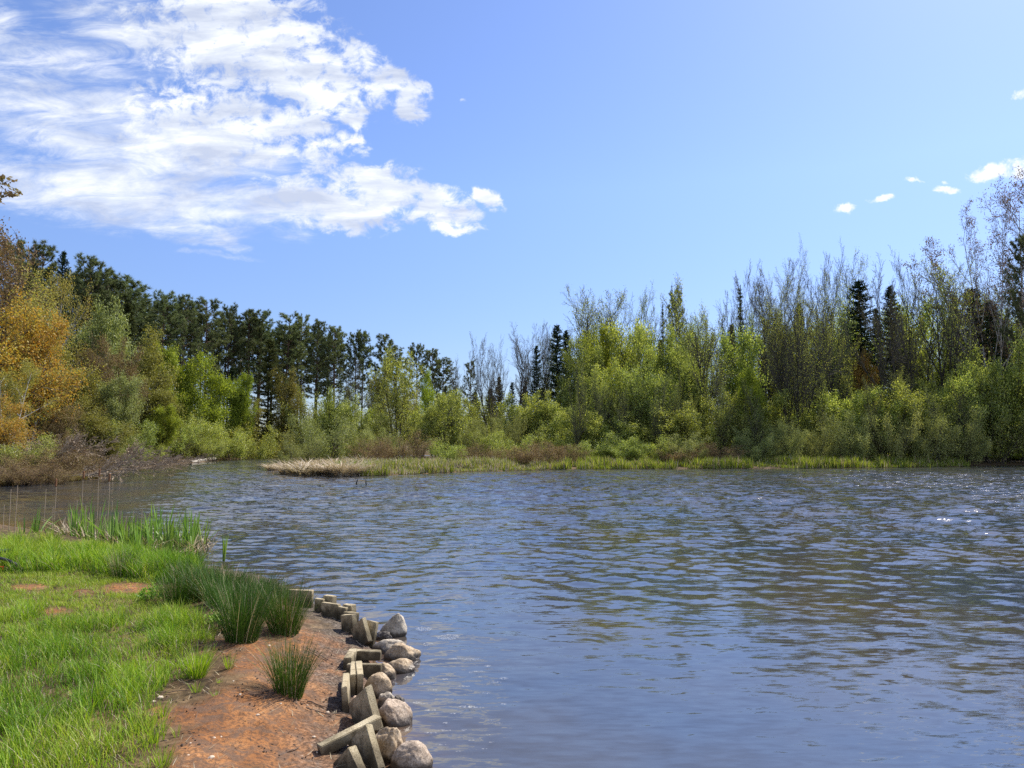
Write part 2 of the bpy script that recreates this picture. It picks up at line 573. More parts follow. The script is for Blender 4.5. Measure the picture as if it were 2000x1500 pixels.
def height(x, y):
    x, y = np.asarray(x, float), np.asarray(y, float)
    sn, sf = sdist(NEAR, x, y), sdist(FAR, x, y)
    hn = np.where(sn > 0, 0.04 + 0.22 * sstep(0, 1.1, sn), -0.9 * (1 - np.exp(np.minimum(sn, 0) / 1.4)) + 0.04 * np.exp(np.minimum(sn, 0) / .05))
    hn = hn + np.where(sn > 0, (fbm(x * 2.2, y * 2.2) - .5) * 0.07 * sstep(0, .5, sn), 0)
    hill = 3.0 * sstep(6, 36, sf) * sstep(22, 40, -x)
    hf = np.where(sf > 0, 0.05 + 0.25 * sstep(0, 4, sf) + 1.0 * sstep(8, 60, sf) + hill, -1.5 * (1 - np.exp(np.minimum(sf, 0) / 4)) + 0.0)
    hf = hf + np.where(sf > 0, (fbm(x * .25, y * .25) - .5) * 0.3 * sstep(0, 5, sf), 0)
    return np.maximum(hn, hf)


def gz(x, y):
    return float(height(np.array([x]), np.array([y]))[0])


def onground(px, py):
    z = 0.2
    for _ in range(8):
        x, y = G(px, py, z)
        z = gz(x, y)
    return x, y, z


def to_px(x, y, z):
    zz = z - CAMZ
    dep = y * CP + zz * SP
    return 1000 + F * x / dep, 750 - F * (-y * SP + zz * CP) / dep


# ------------------------------------------------------------------ ground
def spaced(a, b, step, lo, hi, g):
    core = list(np.arange(a, b + 1e-6, step))
    s, v = step, a
    left = []
    while v > lo:
        s *= g
        v -= s
        left.append(v)
    s, v = step, core[-1]
    right = []
    while v < hi:
        s *= g
        v += s
        right.append(v)
    return np.array(left[::-1] + core + right)


# bare clay: pixel-space ellipses of the photo laid on the ground, and the bank along the blocks
CLAY_PX = [(560, 1420, 250, 100), (600, 1300, 180, 75), (430, 1470, 130, 60), (250, 1150, 48, 13), (112, 1196, 34, 9), (60, 1148, 40, 6), (165, 1158, 22, 6)]


def clay_mask(x, y, z):
    px, py = to_px(x, np.maximum(y, .5), z)
    m = np.zeros_like(px)
    wob = (fbm(x * 3.1 + 5, y * 3.1) - .5) * 0.9
    for (cx, cy, rx, ry) in CLAY_PX:
        d = np.sqrt(((px - cx) / rx) ** 2 + ((py - cy) / ry) ** 2)
        m = np.maximum(m, 1 - sstep(0.75, 1.15, d + wob))
    return m * (y > .6)


def build_ground():
    xs = spaced(-7.5, 0.8, 0.035, -4200, 4200, 1.085)
    ys = spaced(2.6, 9.0, 0.035, -200, 4200, 1.055)
    X, Y = np.meshgrid(xs, ys)
    x, y = X.ravel(), Y.ravel()
    z = height(x, y)
    sn, sf = sdist(NEAR, x, y), sdist(FAR, x, y)
    cl = clay_mask(x, y, z)
    near = (sn > -.3)
    rough = near * (0.35 + .65 * cl) * sstep(0.0, .2, sn + .1)
    z = z + rough * ((fbm(x * 9, y * 9, 4) - .5) * 0.030 + np.maximum(0, fbm(x * 22 + 3, y * 22, 3) - .62) * 0.09)
    mud = np.clip((1 - sstep(.16, .75, sn)) * near, 0, 1) * (0.45 + .55 * sstep(.35, .6, fbm(x * 4 + 40, y * 4)))
    nx, ny = len(xs), len(ys)
    i = np.arange(nx * ny).reshape(ny, nx)
    q = np.stack([i[:-1, :-1], i[:-1, 1:], i[1:, 1:], i[1:, :-1]], -1).reshape(-1, 4)
    mb = MB()
    mb.add(np.stack([x, y, z], 1), quads=q)
    m, nt, out = new_mat('ground_soil')
    me = mb.mesh('ground', m, True)
    ca = me.color_attributes.new('zone', 'FLOAT_COLOR', 'POINT')
    buf = np.stack([cl, mud, sstep(0, .5, sn), np.ones_like(cl)], 1).astype(np.float32)
    ca.data.foreach_set('color', buf.ravel())
    at = nd(nt, 'ShaderNodeAttribute', attribute_name='zone')
    sp = nd(nt, 'ShaderNodeSeparateColor')
    lk(nt, at.outputs[0], sp.inputs[0])
    tc = nd(nt, 'ShaderNodeTexCoord')
    co = tc.outputs['Object']
    n1 = noise_n(nt, co, 2.2, 7, .65)
    n2 = noise_n(nt, co, 38, 5, .7)
    n3 = noise_n(nt, co, 7.0, 6, .65, .6)
    clay = ramp_n(nt, n1, [(.34, (.19, .078, .027)), (.5, (.30, .130, .045)), (.66, (.41, .20, .080))])
    clay = mix_n(nt, ramp_n(nt, n2, [(.42, 0.75), (.55, 0.0)]), clay, (.070, .042, .028))
    clay = mix_n(nt, ramp_n(nt, n3, [(.46, 0.0), (.60, 0.85)]), clay, (.13, .080, .052))
    clay = mix_n(nt, ramp_n(nt, n2, [(.66, 0.0), (.71, 0.6)]), clay, (.52, .38, .26))
    soil = ramp_n(nt, n3, [(.35, (.028, .019, .010)), (.5, (.085, .056, .026)), (.65, (.19, .125, .062))])
    mudc = ramp_n(nt, n2, [(.36, (.020, .016, .013)), (.52, (.085, .068, .054)), (.64, (.24, .20, .165))])
    c = mix_n(nt, sp.outputs[0], soil, clay)
    c = mix_n(nt, math_n(nt, 'MULTIPLY', sp.outputs[1], .9), c, mudc)
    p = nd(nt, 'ShaderNodeBsdfPrincipled')
    p.inputs['Roughness'].default_value = .9
    p.inputs['Specular IOR Level'].default_value = .2
    lk(nt, c, p.inputs['Base Color'])
    b = nd(nt, 'ShaderNodeBump')
    b.inputs['Strength'].default_value = .7
    b.inputs['Distance'].default_value = .02
    lk(nt, noise_n(nt, co, 30, 8, .72), b.inputs['Height'])
    lk(nt, b.outputs[0], p.inputs['Normal'])
    lk(nt, p.outputs[0], out.inputs[0])
    tag(link('ground', me), kind='structure')


build_ground()


# ------------------------------------------------------------------ water: one sheet of real wavelets
def build_water():
    rng = np.random.default_rng(11)
    rs = [2.0]
    while rs[-1] < 330:
        rs.append(rs[-1] * 1.0056)
    rs = np.array(rs)
    an = np.radians(np.arange(-62, 66.01, 0.17))
    A, Rr = np.meshgrid(an, rs)
    x, y = (Rr * np.sin(A)).ravel(), (Rr * np.cos(A)).ravel()
    r = Rr.ravel()
    step = np.maximum(r * 0.0056, r * np.radians(.17))
    # calm water in the lee of the bank, livelier further out
    px, py = to_px(x, y, np.zeros_like(x))
    lee = sstep(5.5, 13.0, y + 0.08 * x + (fbm(x * .3, y * .3) - .5) * 5)
    patch = 0.65 + 0.7 * sstep(.3, .7, fbm(x * .22 + 3, y * .13 + 7, 3))
    left = sstep(-3.0, 0.5, (x + 0.42 * y) + (fbm(x * .5, y * .5 + 9) - .5) * 2.5)   # still inlet on the left
    quiet_far = 1 - 0.75 * np.exp(-np.maximum(-sdist(FAR, x, y), 0) / 2.2)
    amp = (0.16 + 0.84 * lee) * patch * (0.18 + .82 * left) * quiet_far
    z = np.zeros_like(x)
    for k in range(70):
        lam = 0.13 * (0.75 / 0.13) ** rng.uniform(0, 1)
        th = rng.normal(0.10, 0.62) if rng.uniform() < .75 else rng.normal(-.5, .8)
        kx, ky = 2 * math.pi / lam * math.sin(th), -2 * math.pi / lam * math.cos(th)
        a = WAVE_SLOPE * lam / (2 * math.pi) * (0.55 + 0.45 * min(1, lam / .5)) / math.sqrt(35)
        ph = kx * x + ky * y + rng.uniform(0, 6.28) + 1.1 * (fbm(x * .55 + k, y * .55, 2) - .5) * 2
        z += a * np.sin(ph) * (1 - sstep(.16, .4, step / lam))
    zl = np.zeros_like(x)               # the longer chop of the open water
    for k in range(36):
        lam = 0.6 * (2.2 / 0.6) ** rng.uniform(0, 1)
        th = rng.normal(0.05, 0.55)
        kx, ky = 2 * math.pi / lam * math.sin(th), -2 * math.pi / lam * math.cos(th)
        ph = kx * x + ky * y + rng.uniform(0, 6.28) + 1.6 * (fbm(x * .3 + k, y * .3, 2) - .5) * 2
        zl += CHOP_SLOPE * lam / (2 * math.pi) / math.sqrt(18) * np.sin(ph) * (1 - sstep(.2, .45, step / lam))
    z = (z + zl * sstep(13, 28, r)) * amp
    ny, nx = Rr.shape
    i = np.arange(nx * ny).reshape(ny, nx)
    q = np.stack([i[:-1, :-1], i[1:, :-1], i[1:, 1:], i[:-1, 1:]], -1).reshape(-1, 4)
    mb = MB()
    mb.add(np.stack([x, y, z], 1), quads=q[:, ::-1])
    m, nt, out = new_mat('pond_water')
    me = mb.mesh('water', m, True)
    at = me.attributes.new('ripple', 'FLOAT', 'POINT')
    at.data.foreach_set('value', (0.075 + amp * (0.12 + .55 * sstep(8, 20, r) + 1.7 * sstep(16, 40, r))).astype(np.float32))
    sh = np.exp(-np.maximum(-sdist(NEAR, x, y), 0) / .22)
    a2 = me.attributes.new('shallow', 'FLOAT', 'POINT')
    a2.data.foreach_set('value', sh.astype(np.float32))
    rip = nd(nt, 'ShaderNodeAttribute', attribute_name='ripple').outputs['Fac']
    shl = nd(nt, 'ShaderNodeAttribute', attribute_name='shallow').outputs['Fac']
    tc = nd(nt, 'ShaderNodeTexCoord')
    geo = nd(nt, 'ShaderNodeNewGeometry')

    def slopes(scale, sx, sy, rot, amp_, detail):
        mp = nd(nt, 'ShaderNodeMapping')
        mp.inputs['Scale'].default_value = (sx, sy, 1)
        mp.inputs['Rotation'].default_value = (0, 0, R(rot))
        lk(nt, tc.outputs['Object'], mp.inputs[0])
        c = noise_n(nt, mp.outputs[0], scale, detail, .55, .3, 1)
        v = nd(nt, 'ShaderNodeVectorMath', operation='MULTIPLY_ADD')
        lk(nt, c, v.inputs[0])
        v.inputs[1].default_value = (amp_ * .7, amp_, 0)
        v.inputs[2].default_value = (-amp_ * .35, -amp_ * .5, 0)
        return v.outputs[0]

    s1 = slopes(3.6, .5, 1.0, 6, SLOPE_A, 3)
    s2 = slopes(15.0, .28, 1.0, -9, SLOPE_B, 3)
    def scaled(v, f):
        n_ = nd(nt, 'ShaderNodeVectorMath', operation='SCALE')
        lk(nt, v, n_.inputs[0])
        lk(nt, f, n_.inputs['Scale'])
        return n_.outputs[0]

    sc = nd(nt, 'ShaderNodeVectorMath', operation='ADD')
    lk(nt, scaled(s1, rip), sc.inputs[0])
    lk(nt, scaled(s2, math_n(nt, 'ADD', rip, NEAR_RIPPLE)), sc.inputs[1])
    a3 = nd(nt, 'ShaderNodeVectorMath', operation='ADD')
    lk(nt, sc.outputs[0], a3.inputs[0])
    lk(nt, geo.outputs['Normal'], a3.inputs[1])
    nn = nd(nt, 'ShaderNodeVectorMath', operation='NORMALIZE')
    lk(nt, a3.outputs[0], nn.inputs[0])
    p = nd(nt, 'ShaderNodeBsdfPrincipled')
    silt = noise_n(nt, tc.outputs['Object'], 3.0, 5, .6)
    deep = mix_n(nt, ramp_n(nt, noise_n(nt, tc.outputs['Object'], .35, 3, .5), [(.35, 0.0), (.65, 1.0)]), WATER_DEEP1, WATER_DEEP2)
    bed = ramp_n(nt, silt, [(.35, (.05, .026, .012)), (.65, (.17, .085, .035))])
    lk(nt, mix_n(nt, math_n(nt, 'MULTIPLY', shl, .85), deep, bed), p.inputs['Base Color'])
    p.inputs['Roughness'].default_value = 0.035
    p.inputs['IOR'].default_value = WATER_IOR
    lk(nt, nn.outputs[0], p.inputs['Normal'])
    lk(nt, p.outputs[0], out.inputs[0])
    tag(link('water', me), kind='structure')


WAVE_SLOPE = 0.115
SLOPE_A, SLOPE_B = 0.75, 0.62
NEAR_RIPPLE = 0.30
CHOP_SLOPE = 0.12
WATER_IOR = 2.0
WATER_DEEP1, WATER_DEEP2 = (.034, .044, .060), (.060, .052, .036)
build_water()

# ------------------------------------------------------------------ tree generators (each makes a trunk mesh and a crown mesh)
def rvec(rg):
    return Vector((rg.gauss(0, 1), rg.gauss(0, 1), rg.gauss(0, 1))).normalized()


def grow(rg, segs, anch, p, d, L, r, lev, S):
    n = S['nseg'][lev]
    wob, trop = S['wob'][lev], S['trop'][lev]
    pts = [p.copy()]
    dirs = []
    rr = [r]
    for i in range(n):
        d = (d + rvec(rg) * wob + Vector((0, 0, trop))).normalized()
        p = p + d * (L / n)
        t = (i + 1) / n
        pts.append(p.copy())
        dirs.append(d.copy())
        rr.append(max(S['rmin'], r * (1 - t * S['taper'][lev])))
        segs.append((pts[-2], pts[-1], rr[-2], rr[-1], lev))
        if lev >= S['anclev']:
            anch.append((p.copy(), d.copy()))
    if lev + 1 < S['levels']:
        k = S['nch'][lev]
        st = S['start'][lev]
        for c in range(k):
            t = st + (1 - st) * (c + rg.random()) / k
            f = min(t * n, n - 1e-4)
            i = int(f)
            q = pts[i].lerp(pts[i + 1], f - i)
            dd = dirs[i]
            ax = dd.cross(rvec(rg))
            if ax.length < 1e-4:
                continue
            ax.normalize()
            ang = R(S['ang'][lev]) * rg.uniform(.7, 1.3)
            cd = (Matrix.Rotation(ang, 3, ax) @ dd)
            cl = L * S['ratio'][lev] * (1 - S['fall'][lev] * (t - st) / (1 - st + 1e-6)) * rg.uniform(.7, 1.25)
            cr = min(rr[i] * .75, r * S['rr'][lev])
            grow(rg, segs, anch, q, cd, cl, cr, lev + 1, S)


BASE = dict(levels=4, nseg=[8, 6, 4, 3], wob=[.07, .12, .18, .22], trop=[.03, .06, .05, .02], nch=[12, 7, 5, 0], start=[.3, .2, .15, 0],
            ang=[38, 42, 45, 40], ratio=[.42, .45, .45, .5], fall=[.55, .4, .3, .3], rr=[.5, .55, .6, .6], taper=[.85, .8, .8, .7], rmin=.006, anclev=2)


def spec(**kw):
    S = dict(BASE)
    S.update(kw)
    return S


def woody(name, seed, H, stems, tilt, r0, S, bark, twig, leaf=None, per=0, spread=.2, L=.16, W=.12, base_r=.3, thin=1.0, down=0.0, stem_var=.45, lmin=0.0, parts=('trunk', 'crown')):
    """multi-stemmed broadleaf tree or shrub; returns (trunk mesh, crown mesh, height, width)"""
    rg = random.Random(seed)
    rng = np.random.default_rng(seed)
    segs, anch = [], []
    for s in range(stems):
        a = 2 * math.pi * (s + rg.random() * .7) / stems
        tl = R(tilt) * rg.uniform(.35, 1.15) if stems > 1 else R(tilt) * rg.uniform(0, .6)
        d = Vector((math.cos(a) * math.sin(tl), math.sin(a) * math.sin(tl), math.cos(tl)))
        p = Vector((math.cos(a), math.sin(a), 0)) * base_r * rg.uniform(.2, 1) * (stems > 1)
        p.z = -.25
        grow(rg, segs, anch, p, d, H * rg.uniform(1 - stem_var, 1.03), r0 * rg.uniform(.7, 1.1), 0, S)
    lv = np.array([s[4] for s in segs])
    p0 = np.array([tuple(s[0]) for s in segs])
    p1 = np.array([tuple(s[1]) for s in segs])
    a0 = np.array([s[2] for s in segs])
    a1 = np.array([s[3] for s in segs])
    trunk, crown = MB(), MB()
    for lo, hi, sides, mb in ((0, 0, 7, trunk), (1, 1, 4, trunk), (2, 9, 3, crown)):
        k = (lv >= lo) & (lv <= hi)
        if k.any():
            frustums(mb, p0[k], p1[k], a0[k] * thin, a1[k] * thin, sides, 0)
    mats = [twig]
    if leaf is not None and anch:
        A = np.array([tuple(a[0]) for a in anch])
        A = A[A[:, 2] > lmin * H]
        # whole twigs leafless here and there, so the crown keeps gaps
        keep = fbm(A[:, 0] * 1.1 + A[:, 2] * .9 + seed, A[:, 1] * 1.1 - A[:, 2] * .75, 2) > .34
        per, spread, L, W = max(1, int(round(per * .85))), spread * .95, L * .98, W * .98
        leaf_quads(crown, rng, A[keep], per, spread, L, W, 1, down)
        mats.append(leaf)
    tm = trunk.mesh(name + '_trunk', bark)
    cm = crown.mesh(name + '_crown', mats)
    zmax = max(np.percentile(p1[:, 2], 99.7), .1)
    wid = 2 * np.percentile(np.hypot(p1[:, 0], p1[:, 1]), 95)
    return tm, cm, zmax, wid, parts


def pine(name, seed, H=22.0, bare=.52, rad=2.9, leaf='pine_leaf'):
    rg, rng = random.Random(seed), np.random.default_rng(seed)
    trunk, crown = MB(), MB()
    n = 14
    pts = [Vector((0, 0, -.3))]
    lean = Vector((rg.gauss(0, .012), rg.gauss(0, .012), 1))
    for i in range(n):
        pts.append(pts[-1] + (lean + rvec(rg) * .012).normalized() * ((H + .3) / n))
    rr = [.23 * (1 - .82 * i / n) for i in range(n + 1)]
    P = np.array([tuple(p) for p in pts])
    frustums(trunk, P[:-1], P[1:], rr[:-1], rr[1:], 8)
    axis = lambda z: Vector((np.interp(z, P[:, 2], P[:, 0]), np.interp(z, P[:, 2], P[:, 1]), z))
    s0, s1, q0, q1, tips = [], [], [], [], []
    z = H * bare
    while z < H * .985:
        t = (z / H - bare) / (1 - bare)
        prof = (0.62 + .38 * math.sin(min(1, t * 1.6) * math.pi * .5)) * math.sqrt(max(.0, 1 - max(t, 0) ** 1.7)) + .10
        k = 5 if t < .9 else 3
        a0 = rg.random() * 6.28
        for j in range(k):
            if rg.random() < (.42 if t < .35 else .18):
                continue
            a = a0 + j * 6.28 / k + rg.gauss(0, .25)
            L = rad * prof * rg.uniform(.65, 1.15)
            el = rg.gauss(.12 + .5 * t, .14)
            b = axis(z)
            d = Vector((math.cos(a) * math.cos(el), math.sin(a) * math.cos(el), math.sin(el)))
            m = 4
            p = b
            for i in range(m):
                d = (d + Vector((0, 0, .07)) + rvec(rg) * .1).normalized()
                p2 = p + d * L / m
                s0.append(p), s1.append(p2), q0.append(.045 * (1 - i / m) + .012), q1.append(.045 * (1 - (i + 1) / m) + .012)
                p = p2
                if i >= 1:
                    for _ in range(3):
                        sd = (d + rvec(rg) * .85 + Vector((0, 0, .25))).normalized()
                        e = p + sd * rg.uniform(.25, .75)
                        s0.append(p), s1.append(e), q0.append(.015), q1.append(.01)
                        tips.append((e, sd))
            tips.append((p, d))
        z += rg.uniform(.5, .8)
    tips.append((axis(H), Vector((0, 0, 1))))
    # bare dead stubs under the crown
    for _ in range(34):
        zz = H * rg.uniform(.18, bare + .08)
        a = rg.random() * 6.28
        b = axis(zz)
        L = rg.uniform(.4, 1.9)
        d = Vector((math.cos(a), math.sin(a), rg.gauss(.0, .18))).normalized()
        s0.append(b), s1.append(b + d * L), q0.append(.022), q1.append(.008)
    frustums(crown, np.array([tuple(v) for v in s0]), np.array([tuple(v) for v in s1]), q0, q1, 3, 0)
    # needle tufts
    T = np.array([tuple(t[0]) for t in tips])
    D = np.array([tuple(t[1]) for t in tips])
    nn = 34
    a = np.repeat(T, nn, 0) - np.repeat(D, nn, 0) * rng.uniform(0, .22, (len(T) * nn, 1))
    d = unit(rng, len(a)) * .95 + np.repeat(D, nn, 0) * .55 + np.array([0, 0, .25])
    d /= np.linalg.norm(d, axis=1, keepdims=True)
    s = np.cross(d, unit(rng, len(a)))
    s /= np.linalg.norm(s, axis=1, keepdims=True)
    l = rng.uniform(.26, .52, (len(a), 1))
    v = np.stack([a - s * .024, a + s * .024, a + d * l + s * .008], 1)
    crown.add(v.reshape(-1, 3), tris=np.arange(len(v) * 3).reshape(-1, 3), m=1)
    return trunk.mesh(name + '_trunk', M['pine_bark']), crown.mesh(name + '_crown', [M['pine_bark'], M[leaf]]), H, rad * 2, ('trunk', 'crown')


def conifer(name, seed, H=16.0, rad=2.1, bare=.08, droop=-.28, gap=.42, leaf='spruce_leaf', dens=9, power=1.0, sparse=.0, spr=.42):
    rg, rng = random.Random(seed), np.random.default_rng(seed)
    trunk, crown = MB(), MB()
    n = 12
    P = np.array([[rg.gauss(0, .02), rg.gauss(0, .02), -.3 + (H + .3) * i / n] for i in range(n + 1)])
    rr = [.17 * (1 - .9 * i / n) + .01 for i in range(n + 1)]
    frustums(trunk, P[:-1], P[1:], rr[:-1], rr[1:], 7)
    s0, s1, q0, q1, anc, ad = [], [], [], [], [], []
    z = H * bare
    while z < H * .99:
        t = (z / H - bare) / (1 - bare)
        L0 = rad * max(0, 1 - t) ** power * (0.75 + .25 * min(1, t * 5)) + .05
        k = 5
        a0 = rg.random() * 6.28
        for j in range(k):
            if rg.random() < sparse:
                continue
            a = a0 + j * 6.28 / k + rg.gauss(0, .3)
            L = L0 * rg.uniform(.6, 1.18)
            d = Vector((math.cos(a), math.sin(a), droop * (1 - t) + .35 * t + rg.gauss(0, .08))).normalized()
            p = Vector((0, 0, z + rg.gauss(0, .1)))
            m = 4
            for i in range(m):
                d = (d + Vector((0, 0, .06)) + rvec(rg) * .07).normalized()
                p2 = p + d * L / m
                s0.append(p), s1.append(p2), q0.append(.025 * (1 - i / m) + .006), q1.append(.025 * (1 - (i + 1) / m) + .006)
                for f in (.3, .8):
                    anc.append(p.lerp(p2, f))
                    ad.append(d)
                p = p2
        z += gap * rg.uniform(.7, 1.3) * (1 - .4 * t)
    frustums(crown, np.array([tuple(v) for v in s0]), np.array([tuple(v) for v in s1]), q0, q1, 3, 0)
    A = np.repeat(np.array([tuple(v) for v in anc]), dens, 0)
    D = np.repeat(np.array([tuple(v) for v in ad]), dens, 0)
    N = len(A)
    sidev = np.cross(D, np.array([0, 0, 1.0]))
    sg = np.where(rng.uniform(0, 1, (N, 1)) < .5, -1, 1)
    d = D * .55 + sidev * sg * rng.uniform(.2, 1.0, (N, 1)) + np.array([0, 0, -.22]) + rng.normal(0, .22, (N, 3))
    d /= np.linalg.norm(d, axis=1, keepdims=True)
    s = np.cross(d, unit(rng, N))
    s /= np.linalg.norm(s, axis=1, keepdims=True)
    l = spr * rng.uniform(.5, 1.2, (N, 1)) * (0.25 + .75 * (1 - A[:, 2:3] / H))
    w = .045
    A = A + rng.normal(0, .06, (N, 3))
    v = np.stack([A - s * w * .4, A + d * l * .5 + s * w, A + d * l, A + d * l * .5 - s * w], 1)
    crown.add(v.reshape(-1, 3), quads=np.arange(N * 4).reshape(-1, 4), m=1)
    return trunk.mesh(name + '_trunk', M['bark']), crown.mesh(name + '_crown', [M['bark'], M[leaf]]), H, rad * 2, ('trunk', 'crown')


KINDS = {}
BARE = spec(nch=[14, 9, 7, 0], start=[.30, .15, .12, 0], ang=[40, 36, 38, 40], ratio=[.50, .42, .42, .5], fall=[.5, .4, .3, .3], trop=[.03, .10, .08, .04], rmin=.009)
LEAFY = spec(nch=[13, 8, 5, 0], start=[.22, .15, .1, 0], ang=[50, 50, 50, 40], ratio=[.44, .45, .45, .5], trop=[.03, .03, .02, 0])
SHRUB = spec(levels=3, nseg=[7, 4, 3], wob=[.12, .18, .22], trop=[.03, .04, .03], nch=[12, 6, 0], start=[.2, .15, 0], ang=[38, 44, 40], ratio=[.36, .45, .5],
             fall=[.45, .3, .3], taper=[.85, .8, .7], anclev=1, rmin=.005)

KINDS['bare_tree'] = [woody('bare_tree%d' % i, 100 + i, 15, [1, 2, 3, 1, 2, 1][i], 12, .14, BARE, M['bark'], M['twig'], M['bud'], 1, .1, .07, .05, thin=1.35) for i in range(6)]
KINDS['fan_tree'] = [woody('fan_tree0', 118, 15, 9, 22, .13, BARE, M['bark'], M['twig'], M['fresh_leaf'], 1, .18, .10, .07, base_r=.5, thin=1.25)]
KINDS['budding_tree'] = [woody('budding_tree%d' % i, 120 + i, 15, [2, 3, 1, 2, 4][i], 14, .14, BARE, M['bark'], M['twig'], M['fresh_leaf'], 1, .22, .125, .09, thin=1.3) for i in range(5)]
KINDS['birch_tree'] = [woody('birch_tree%d' % i, 140 + i, 20, [2, 1, 2][i], 11, .17, spec(nch=[14, 8, 7, 0], start=[.3, .15, .1, 0], ang=[34, 38, 42, 40], ratio=[.36, .42, .42, .5], trop=[.03, .03, -.05, -.1], rmin=.008),
                              M['birch_bark'], M['twig'], M['redbud'], 1, .15, .14, .08) for i in range(3)]
KINDS['leafy_tree'] = [woody('leafy_tree%d' % i, 160 + i, 12, [3, 5, 2, 4, 6][i], 15, .11, LEAFY, M['bark'], M['bark'], M['fresh_leaf'], 4, .30, .17, .13, lmin=.15, thin=1.25) for i in range(5)]
KINDS['bright_tree'] = [woody('bright_tree%d' % i, 180 + i, 11, [3, 2, 4][i], 15, .10, LEAFY, M['bark'], M['bark'], M['bright_leaf'], 6, .30, .18, .14, lmin=.1) for i in range(3)]
KINDS['olive_tree'] = [woody('olive_tree%d' % i, 200 + i, 13, [3, 2, 3][i], 14, .12, LEAFY, M['bark'], M['bark'], M['olive_leaf'], 5, .32, .16, .12, lmin=.1) for i in range(3)]
KINDS['pale_tree'] = [woody('pale_tree%d' % i, 215 + i, 13, 3, 15, .12, LEAFY, M['bark'], M['bark'], M['willow_leaf'], 7, .32, .17, .12, lmin=.1) for i in range(2)]
KINDS['golden_birch'] = [woody('golden_birch%d' % i, 230 + i, 15, [2, 1, 2][i], 10, .15, LEAFY, M['birch_bark'], M['twig'], M['gold_leaf'], 5, .32, .15, .12, lmin=.08) for i in range(3)]
KINDS['orange_tree'] = [woody('orange_tree%d' % i, 250 + i, 13, [2, 3][i], 12, .13, LEAFY, M['bark'], M['twig'], M['orange_leaf'], 5, .28, .16, .13, lmin=.08) for i in range(2)]
KINDS['brown_tree'] = [woody('brown_tree%d' % i, 270 + i, 13, [2, 3][i], 14, .12, BARE, M['bark'], M['brown_twig'], M['rust_leaf'], 4, .26, .14, .10) for i in range(2)]
KINDS['green_shrub'] = [woody('green_shrub%d' % i, 300 + i, 5, [11, 9, 13, 10, 15][i], 40, .045, SHRUB, M['bark'], M['brown_twig'], M['fresh_leaf'], 6, .20, .12, .09, base_r=.7, lmin=.05, parts=('stems', 'foliage')) for i in range(5)]
KINDS['willow_shrub'] = [woody('willow_shrub%d' % i, 320 + i, 5, [14, 12, 15, 10, 13][i], 48, .045, SHRUB, M['bark'], M['brown_twig'], M['willow_leaf'], 7, .19, .13, .065, base_r=.8, lmin=.04, parts=('stems', 'foliage')) for i in range(5)]
KINDS['brown_shrub'] = [woody('brown_shrub%d' % i, 340 + i, 3, [16, 18][i], 34, .025, SHRUB, M['brown_twig'], M['brown_twig'], M['rust_leaf'], 2, .14, .07, .05, base_r=.9, parts=('stems', 'foliage')) for i in range(2)]
KINDS['alder_shrub'] = [woody('alder_shrub%d' % i, 360 + i, 7, [8, 10, 7, 9, 6][i], 24, .06, spec(nch=[11, 6, 4, 0], start=[.25, .15, .1, 0], ang=[44, 46, 48, 40], ratio=[.42, .45, .45, .5], trop=[.03, .03, .02, 0]), M['bark'], M['bark'], M['fresh_leaf'], 3, .22, .14, .11, base_r=.8, lmin=.1, thin=1.2, parts=('stems', 'foliage')) for i in range(5)]
KINDS['red_pine'] = [pine('red_pine%d' % i, 400 + i, bare=[.42, .52, .38, .54, .47, .42, .5][i], rad=[3.0, 2.6, 3.3, 2.4, 2.9, 2.7, 3.1][i]) for i in range(7)]
KINDS['full_pine'] = [pine('full_pine%d' % i, 420 + i, bare=.2, rad=3.6) for i in range(2)]
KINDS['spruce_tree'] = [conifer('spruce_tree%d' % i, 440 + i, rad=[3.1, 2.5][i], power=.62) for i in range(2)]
KINDS['dead_spruce'] = [conifer('dead_spruce0', 460, rad=.8, sparse=.35, dens=2, leaf='larch_leaf', gap=.5)]
KINDS['larch_tree'] = [conifer('larch_tree0', 470, H=18, rad=3.4, bare=.16, droop=.12, gap=.62, leaf='larch_leaf', dens=16, power=.6, sparse=.15, spr=.55)]
KINDS['olive_conifer'] = [conifer('olive_conifer0', 480, H=18, rad=3.2, bare=.08, droop=-.05, gap=.5, leaf='larch_leaf', dens=14, power=.75, spr=.6)]

COUNT = {}
PR = random.Random(77)


def place(kind, px, topy, D, label, w=None, name=None, group=None, var=None, lean=0.0, cat=None):
    lst = KINDS[kind]
    i = COUNT.get(kind, 0)
    COUNT[kind] = i + 1
    tm, cm, H0, W0, parts = lst[(i if var is None else var) % len(lst)]
    x, _, _ = atY(px, (topy + 868) / 2, D)
    z0 = gz(x, D)
    H = atY(px, topy, D)[2] - z0
    s = H / H0
    sw = s if w is None else (w * D / F) / W0
    sw = max(.45 * s, min(2.2 * s, sw))
    nm = name or kind
    e = empty(nm, (x, D, z0), PR.random() * 6.283)
    e.scale = (sw, sw, s)
    if lean:
        e.rotation_euler = Euler((0, R(lean), 0)).to_matrix().to_4x4().to_euler()
    a = link(parts[0], tm, e)
    b = link(parts[1], cm, e)
    c = cat or ('shrub' if 'shrub' in nm else 'tree')
    tag(e, label, c, group)
    return e


# ---- red pines of the plantation, left to centre (tops on the skyline)
def pineD(px):
    return float(np.interp(px, [-100, 60, 300, 600, 870], [74, 82, 104, 132, 150]))


